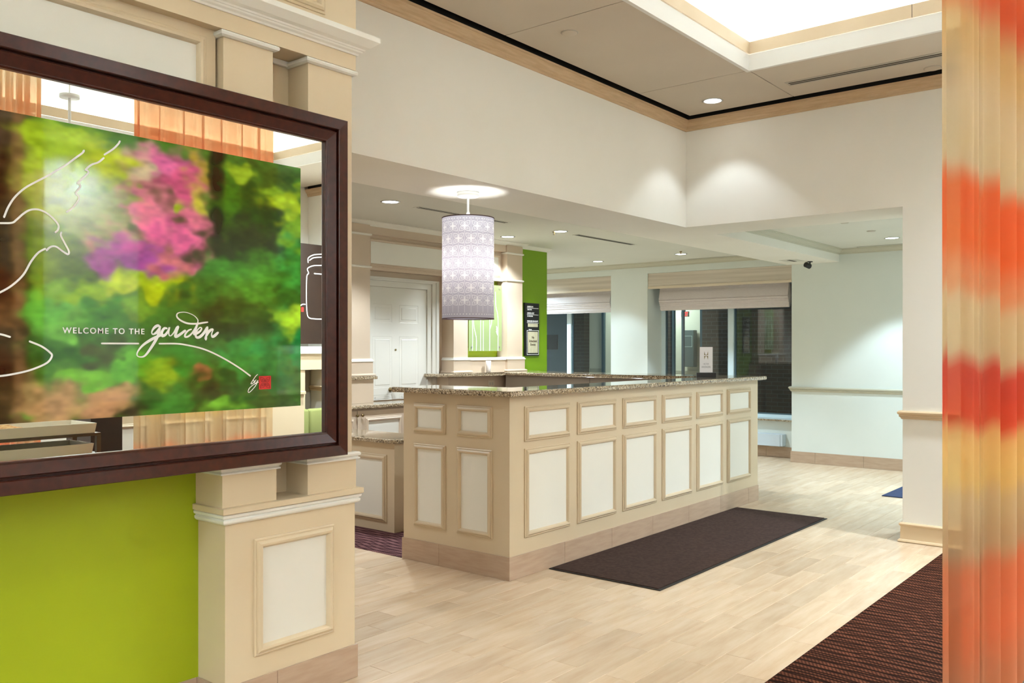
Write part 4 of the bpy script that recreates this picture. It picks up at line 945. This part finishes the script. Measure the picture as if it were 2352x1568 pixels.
sprinkler(-5.973, 8.12, 'brass sprinkler head left of the middle low ceiling downlight'); sprinkler(-5.84, 10.9, 'sprinkler head in front of the downlight by the wide window')
# --- security camera
sc = thing('security_camera', 'small black security camera under the beam by the window wall', 'camera', (-4.348, 11.72, 2.77))
b = cyl((-4.335, 11.72, 2.764), .035, .010, 20); cyl((-4.335, 11.72, 2.742), .010, .036, 10, b); obj('mount', b, M['black'], sc)
b = bmesh.new(); RM = Matrix.Translation((-4.36, 11.70, 2.715)) @ Matrix.Rotation(math.radians(-28), 4, 'Z') @ Matrix.Rotation(math.radians(72), 4, 'X')
bmesh.ops.create_cone(b, cap_ends=True, segments=20, radius1=.036, radius2=.036, depth=.085, matrix=RM); bmesh.ops.bevel(b, geom=list(b.edges), offset=.004, segments=1, affect='EDGES')
obj('camera_body', b, M['black'], sc)
# --- downlight pendant etc. windows
def window(n, x0, x1, mulls, glass_x):
    wn = struct('window_%d' % n, box(x0, x1, 12.44, 12.60, .5305, .58), M['win_frame'])
    fr = bmesh.new(); box(x0, x1, 12.47, 12.53, .58, .62, fr); box(x0, x1, 12.47, 12.53, 2.56, 2.62, fr)
    box(x0, x0+.07, 12.47, 12.53, .62, 2.56, fr); box(x1-.06, x1, 12.47, 12.53, .62, 2.56, fr)
    obj('window_frame', fr, M['win_frame'], wn)
    for a, b_ in mulls: obj('mullion', box(a, b_, 12.455, 12.535, .62, 2.56), M['win_frame'], wn)
    es = [x0+.07]+[v for ab in mulls for v in ab]+[x1-.06]
    for a, b_ in zip(es[::2], es[1::2]):
        obj('pane', box(a, b_, 12.497, 12.503, .62, 2.56), M['win_glass'], wn)
        gs = bmesh.new(); box(a, a+.022, 12.485, 12.515, .62, 2.56, gs); box(b_-.022, b_, 12.485, 12.515, .62, 2.56, gs); box(a+.022, b_-.022, 12.485, 12.515, .62, .64, gs); box(a+.022, b_-.022, 12.485, 12.515, 2.54, 2.56, gs)
        obj('glazing_bar', gs, M['alu'], wn)
window(1, -10.1, -7.708, [(-8.885, -8.80)], None); window(2, -7.03, -4.71, [(-5.872, -5.78)], None)
for x0, x1, lab in ((-10.09, -7.712, 'granite sill under the left window'), (-7.025, -4.712, 'granite sill under the wide window beside the far wall')):
    tag(obj('window_sill', box(x0, x1, 12.375, 12.469, .5815, .585) if False else box(x0, x1, 12.37, 12.4395, .530, .556, bev=.006), M['granite']), lab, 'sill')
# valances and roman blinds
for x0, x1, side in ((-10.09, -7.712, 'left'), (-7.028, -4.714, 'wide')):
    v = thing('valance', 'striped tan valance over the %s window' % side, 'valance', ((x0+x1)/2, 12.07, 2.53))
    obj('valance_board', box(x0, x1, 12.045, 12.10, 2.565, 2.768), M['valance'], v)
    obj('lower_edge', box(x0, x1, 12.035, 12.10, 2.528, 2.5645, bev=.004), M['valance_edge'], v)
    bx0, bx1 = x0+.13, x1-.10
    bl = thing('roman_blind', 'folded pale roman blind under the %s window valance' % side, 'blind', ((bx0+bx1)/2, 12.2, 2.2))
    sec = [(12.20, 2.76), (12.185, 2.50), (12.155, 2.372), (12.150, 2.358), (12.165, 2.352), (12.152, 2.342), (12.155, 2.325), (12.170, 2.318), (12.165, 2.300), (12.180, 2.292), (12.178, 2.268), (12.195, 2.258), (12.195, 2.215), (12.205, 2.200),
           (12.245, 2.200), (12.26, 2.26), (12.27, 2.36), (12.25, 2.50), (12.23, 2.76)]
    q = bmesh.new(); A = [q.verts.new((bx0, y, z)) for y, z in sec]; Bv = [q.verts.new((bx1, y, z)) for y, z in sec]
    n = len(sec)
    for i in range(n): q.faces.new((A[i], A[(i+1) % n], Bv[(i+1) % n], Bv[i]))
    q.faces.new(A[::-1]); q.faces.new(Bv); obj('blind_fabric', q, M['blind'], bl)
    obj('bottom_rail', box(bx0+.005, bx1-.005, 12.207, 12.243, 2.188, 2.2), M['blind'], bl)
# convector
cv = thing('wall_convector', 'white wall convector below the wide window sill', 'heater', (-5.9, 12.38, .17))
obj('casing', box(-6.85, -4.99, 12.30, 12.438, .172, .346, bev=.003), M['conv'], cv)
obj('end_cap', box(-4.989, -4.955, 12.305, 12.438, .175, .343, bev=.003), M['conv'], cv)

# ================================================================== outside the windows
struct('floor_outside', box(-13.5, -1, 12.6, 17.5, -.3, -.15), M['sand'])
bkw = struct('wall_outside', box(-13.5, -11.9, 14.9, 15.1, -.2, 3.6), M['brick'])
PLB = mat('blue grey plaster', (126, 138, 142), .8)
obj('plaster_wall', box(-11.9, -10.53, 14.9, 15.1, -.2, 3.6), PLB, bkw)
obj('brick_pier', box(-10.53, -10.20, 14.9, 15.1, -.2, 2.75), M['brick'], bkw)
obj('brick_pier', box(-9.15, -8.20, 14.9, 15.1, -.2, 2.75), M['brick'], bkw)
obj('brick_pier', box(-7.54, -5.0, 14.9, 15.1, -.2, 2.75), M['brick'], bkw)
obj('brick_pier', box(-10.53, -5.0, 14.9, 15.1, 2.751, 3.6), M['brick'], bkw)
obj('dark_panel', box(-11.3, -10.86, 14.87, 14.899, 1.57, 1.88), M['board_brown'], bkw)
VC = mat('vestibule cream paint', (226, 224, 204), .6)
vr = struct('wall_vestibule', box(-12.4, -6.6, 17.0, 17.1, -.2, 3.2), VC)
obj('vestibule_ceiling', box(-12.4, -6.6, 15.1, 17.0, 3.0, 3.1), VC, vr)
obj('cream_pier', box(-10.199, -9.80, 15.101, 15.3, -.15, 2.99), VC, vr)
obj('vestibule_rail', box(-10.199, -9.80, 15.085, 15.1, 1.11, 1.18), M['far_trim'], vr)
obj('vestibule_rail', box(-12.4, -6.6, 16.96, 17.0, 1.05, 1.11), M['far_trim'], vr)
light('AREA', 'vestibule_lamp', (-9.4, 16.2, 2.95), L_OUT[0], L_OUT[1], 1.2)
light('AREA', 'brick_light', (-8.4, 13.8, 3.2), L_OUT[0], L_OUT[1]*.55, .6)  # unseen area light in front of the outside brick, no fitting modelled
for x0, x1 in ((-9.79, -9.15), (-8.19, -7.55)):
    d = thing('glass_door', 'grey framed glazed opening to the lit vestibule, %s of the brick pier' % ('left' if x0 < -9 else 'right'), 'door', ((x0+x1)/2, 14.95, -.15))
    q = bmesh.new(); box(x0, x0+.05, 14.93, 14.99, -.15, 2.74, q); box(x1-.05, x1, 14.93, 14.99, -.15, 2.74, q); box(x0+.05, x1-.05, 14.93, 14.99, 2.67, 2.74, q)
    obj('door_frame', q, M['alu'], d)
    if x0 > -9: obj('door_stile', box(-7.985, -7.945, 14.93, 14.99, -.15, 2.67), M['alu'], d)
ex = thing('exit_sign', 'red lit EXIT sign seen through the wide window', 'sign', (-8.69, 16.4, 2.2))
obj('sign_box', box(-8.77, -8.60, 16.38, 16.42, 2.25, 2.36, bev=.004), mat('sign case', (150, 150, 135), .5), ex)
text_mesh('exit_lettering', 'EXIT', .115, basis('-Y', 16.38), -8.685, 2.265, emis('exit red', (1, .05, .05), 1.6), ex, 'CENTER', .145, bold=.003)
obj('hanger', box(-8.70, -8.68, 16.40, 16.41, 2.36, 3.0), M['alu'], ex)
vm = thing('wall_machine', 'dark wall machine with pale outline in the vestibule below the exit sign', 'machine', (-8.8, 16.9, 1.2))
obj('case', box(-8.98, -8.70, 16.8, 16.96, 1.2, 1.98, bev=.01), mat('dark case', (92, 108, 108), .4), vm)
obj('screen', ringf(basis('-Y', 16.8), -8.95, -8.73, 1.62, 1.86, [(0, 0), (0, .006), (.012, .006), (.012, 0)]), mat('pale screen frame', (170, 190, 185), .4), vm)

# ================================================================== what the mirror shows
# sheer curtains hung from a track in the ceiling well
def curtain(pts, label, amp, nf, seed):
    rnd = random.Random(seed); P = [Vector(p) for p in pts]; L = sum((P[i+1]-P[i]).length for i in range(len(P)-1))
    t = thing('sheer_curtain', label, 'curtain', (P[0].x, P[0].y, .02), 'sheer curtains')
    n = 260; b = bmesh.new(); rows = [.02, .6, 1.3, 2.0, 2.8, 3.6, 4.90]; cols = []
    ph = [rnd.uniform(0, 6) for _ in range(6)]
    for i in range(n+1):
        s = i/n; d = s*L; k = 0
        while k < len(P)-2 and d > (P[k+1]-P[k]).length: d -= (P[k+1]-P[k]).length; k += 1
        dr = (P[k+1]-P[k]).normalized(); p = P[k]+dr*d; nn = Vector((-dr.y, dr.x)); col = []
        for r, z in enumerate(rows):
            w = amp*(.65*math.sin(2*math.pi*nf*s+ph[0]+.08*r)+.35*math.sin(2*math.pi*nf*2.3*s+ph[1]+.15*r))
            w = amp*math.copysign(abs(w/amp)**.7, w)
            q = p+nn*w; col.append(b.verts.new((q.x, q.y, z)))
        cols.append(col)
    for i in range(n):
        for r in range(len(rows)-1): b.faces.new((cols[i][r], cols[i+1][r], cols[i+1][r+1], cols[i][r+1]))
    obj('curtain_cloth', b, M['curtain'], t, True)
    b = bmesh.new()
    for i in range(len(P)-1):
        d = P[i+1]-P[i]; m = Matrix.Translation(((P[i].x+P[i+1].x)/2, (P[i].y+P[i+1].y)/2, 4.93)) @ Matrix.Rotation(math.atan2(d.y, d.x), 4, 'Z')
        q0 = len(b.verts); vs = bmesh.ops.create_cube(b, size=1, matrix=m @ Matrix.Diagonal((d.length, .03, .06, 1)))
    obj('curtain_track', b, M['lamp_white'], t)
    return t
curtain([(-.66, 3.02), (-.58, 3.65), (-.50, 4.26)], 'orange and cream sheer curtain at the right edge', .045, 7, 1)
curtain([(.30, 2.80), (.62, 2.72), (1.0, 2.60)], 'sheer curtain seen only in the mirror, at its left', .05, 7, 2)

# paneled half wall behind the curtains
hw = thing('half_wall', 'tan panelled half wall seen reflected low in the mirror', 'wall', (2.7, 5.6, 0))
obj('wall_body', box(2.5, 2.9, 4.43, 6.9, .008, 1.02), M['beige'], hw)
obj('cap', box(2.46, 2.94, 4.39, 6.9, 1.021, 1.06, bev=.006), M['beige'], hw)
bH = basis('-X', 2.5)
for y0, y1 in ((4.48, 4.85), (5.0, 5.6), (5.75, 6.35)):
    panel(bH, -y1, -y0, .2, .80, hw, M['beige'], M['cream_panel'], 1.0)
# tray table
tt = thing('tray_table', 'dark metal two tier table reflected at the mirror left corner', 'table', (-.1, 2.3, .006))
for z in (.40, .858, 1.0): obj('shelf', box(-.28, .12, 1.55, 2.99, z-.02, z), M['table_dark'], tt)
for x in (-.28, .09):
    for y in (1.55, 2.96): obj('leg', box(x, x+.03, y, y+.03, .007, .979), M['table_dark'], tt)
def tray(x0, x1, y0, y1, z, lab):
    t = thing('serving_tray', lab, 'tray', ((x0+x1)/2, (y0+y1)/2, z))
    obj('tray_base', box(x0+.012, x1-.012, y0+.012, y1-.012, z+.001, z+.012), M['tray_white'], t)
    obj('tray_rim', sweep([(x0, y0), (x1, y0), (x1, y1), (x0, y1)], [(0, z+.001), (.010, z+.07), (.002, z+.07), (-.012, z+.001)], closed=True), M['tray_white'], t)
tray(-.27, .10, 2.0, 2.95, 1.0, 'white tray of bread on the table top, in the mirror'); tray(-.27, .08, 2.0, 2.93, .858, 'empty white tray on the table shelf, in the mirror')
for i in range(9):
    x = -.19+.11*(i % 3)+random.uniform(-.01, .01); y = 2.12+.17*(i//3)+random.uniform(-.01, .01)
    b = bmesh.new(); bmesh.ops.create_uvsphere(b, u_segments=14, v_segments=8, radius=1, matrix=Matrix.Translation((x, y, 1.043)) @ Matrix.Diagonal((.05, .075, .03, 1)))
    tag(obj('bread_roll', b, M['bread'], None, True), 'golden bread roll on the white tray in the mirror', 'bread', 'bread rolls on the tray')
ch = thing('dark_cabinet', 'dark wooden cabinet reflected beside the tray table', 'cabinet', (1.9, 4.0, .006))
obj('carcass', box(1.7, 2.2, 3.85, 4.15, .10, .98), M['board_brown'], ch)
for x in (1.72, 2.12):
    for y in (3.87, 4.08): obj('foot', box(x, x+.05, y, y+.05, .007, .0999), M['board_brown'], ch)
# niche unit with jar drawing and green bench
nu = thing('alcove_unit', 'cream mantel unit with dark picture above, right edge of the mirror', 'unit', (3.2, 7.2, 0))
obj('column', box(3.0, 3.38, 6.95, 7.30, .008, 1.31), M['beige'], nu)
obj('fascia', box(2.98, 3.38, 6.95, 7.64, 1.311, 1.52), M['beige'], nu)
obj('mantel', box(2.93, 3.38, 6.93, 7.65, 1.521, 1.62, bev=.02), M['white_bead'], nu)
obj('alcove_back', box(3.34, 3.39, 7.301, 7.65, .008, 1.31), M['grey_cab'], nu)
jb_ = thing('jar_picture', 'dark brown picture with white jar outline, in the mirror', 'picture', (3.1, 7.3, 1.66))
obj('picture_board', box(3.0, 3.05, 6.96, 7.65, 1.655, 2.99, bev=.004), M['board_brown'], jb_)
bJ = basis('-X', 3.0); b = bmesh.new()
for s in ([(7.575, 2.87), (7.442, 2.85), (7.352, 2.802), (7.348, 2.74)], [(7.575, 2.83), (7.44, 2.81), (7.37, 2.77)], [(7.575, 2.718), (7.428, 2.702), (7.338, 2.657), (7.356, 2.597), (7.325, 2.539), (7.321, 2.229), (7.332, 2.063), (7.366, 2.003), (7.47, 1.991), (7.57, 1.991)], [(7.575, 2.60), (7.45, 2.60)], [(7.30, 2.18), (7.26, 2.18), (7.22, 2.16)]):
    ribbon(bJ, [(-y, z) for y, z in s], .014, .002, bm=b)
obj('jar_drawing', b, M['white_print'], jb_)
obj('red_mark', box(2.996, 2.9995, 7.235, 7.275, 2.08, 2.14), M['red_print'], jb_)
bn = thing('bench_seat', 'green cushioned bench seen in the mirror right corner', 'bench', (2.7, 7.3, .006))
obj('bench_base', box(2.62, 2.93, 6.93, 7.6, .008, .42), M['black'], bn)
for y0, y1 in ((6.93, 7.235), (7.24, 7.6)): obj('cushion', box(2.82, 2.92, y0, y1, .43, .80, bev=.035), M['cushion'], bn, True)
# pendant rod in the well
pr2 = thing('ceiling_rod', 'white ceiling canopy and thin rod seen in the mirror', 'lamp', (3.0-.5, 4.0, 4.9))
RX, RY = 2.2, 3.88
pr2.location = (RX, RY, 5.0)
obj('canopy', lathe((RX, RY, 4.02), [(.001, 0), (.09, 0), (.09, .03), (.001, .03)], 28), M['lamp_white'], pr2, True)
obj('rod', cyl((RX, RY, 3.66), .014, .72, 12), M['lamp_white'], pr2)
obj('stem', cyl((RX, RY, 4.525), .006, .95, 12), M['lamp_white'], pr2)
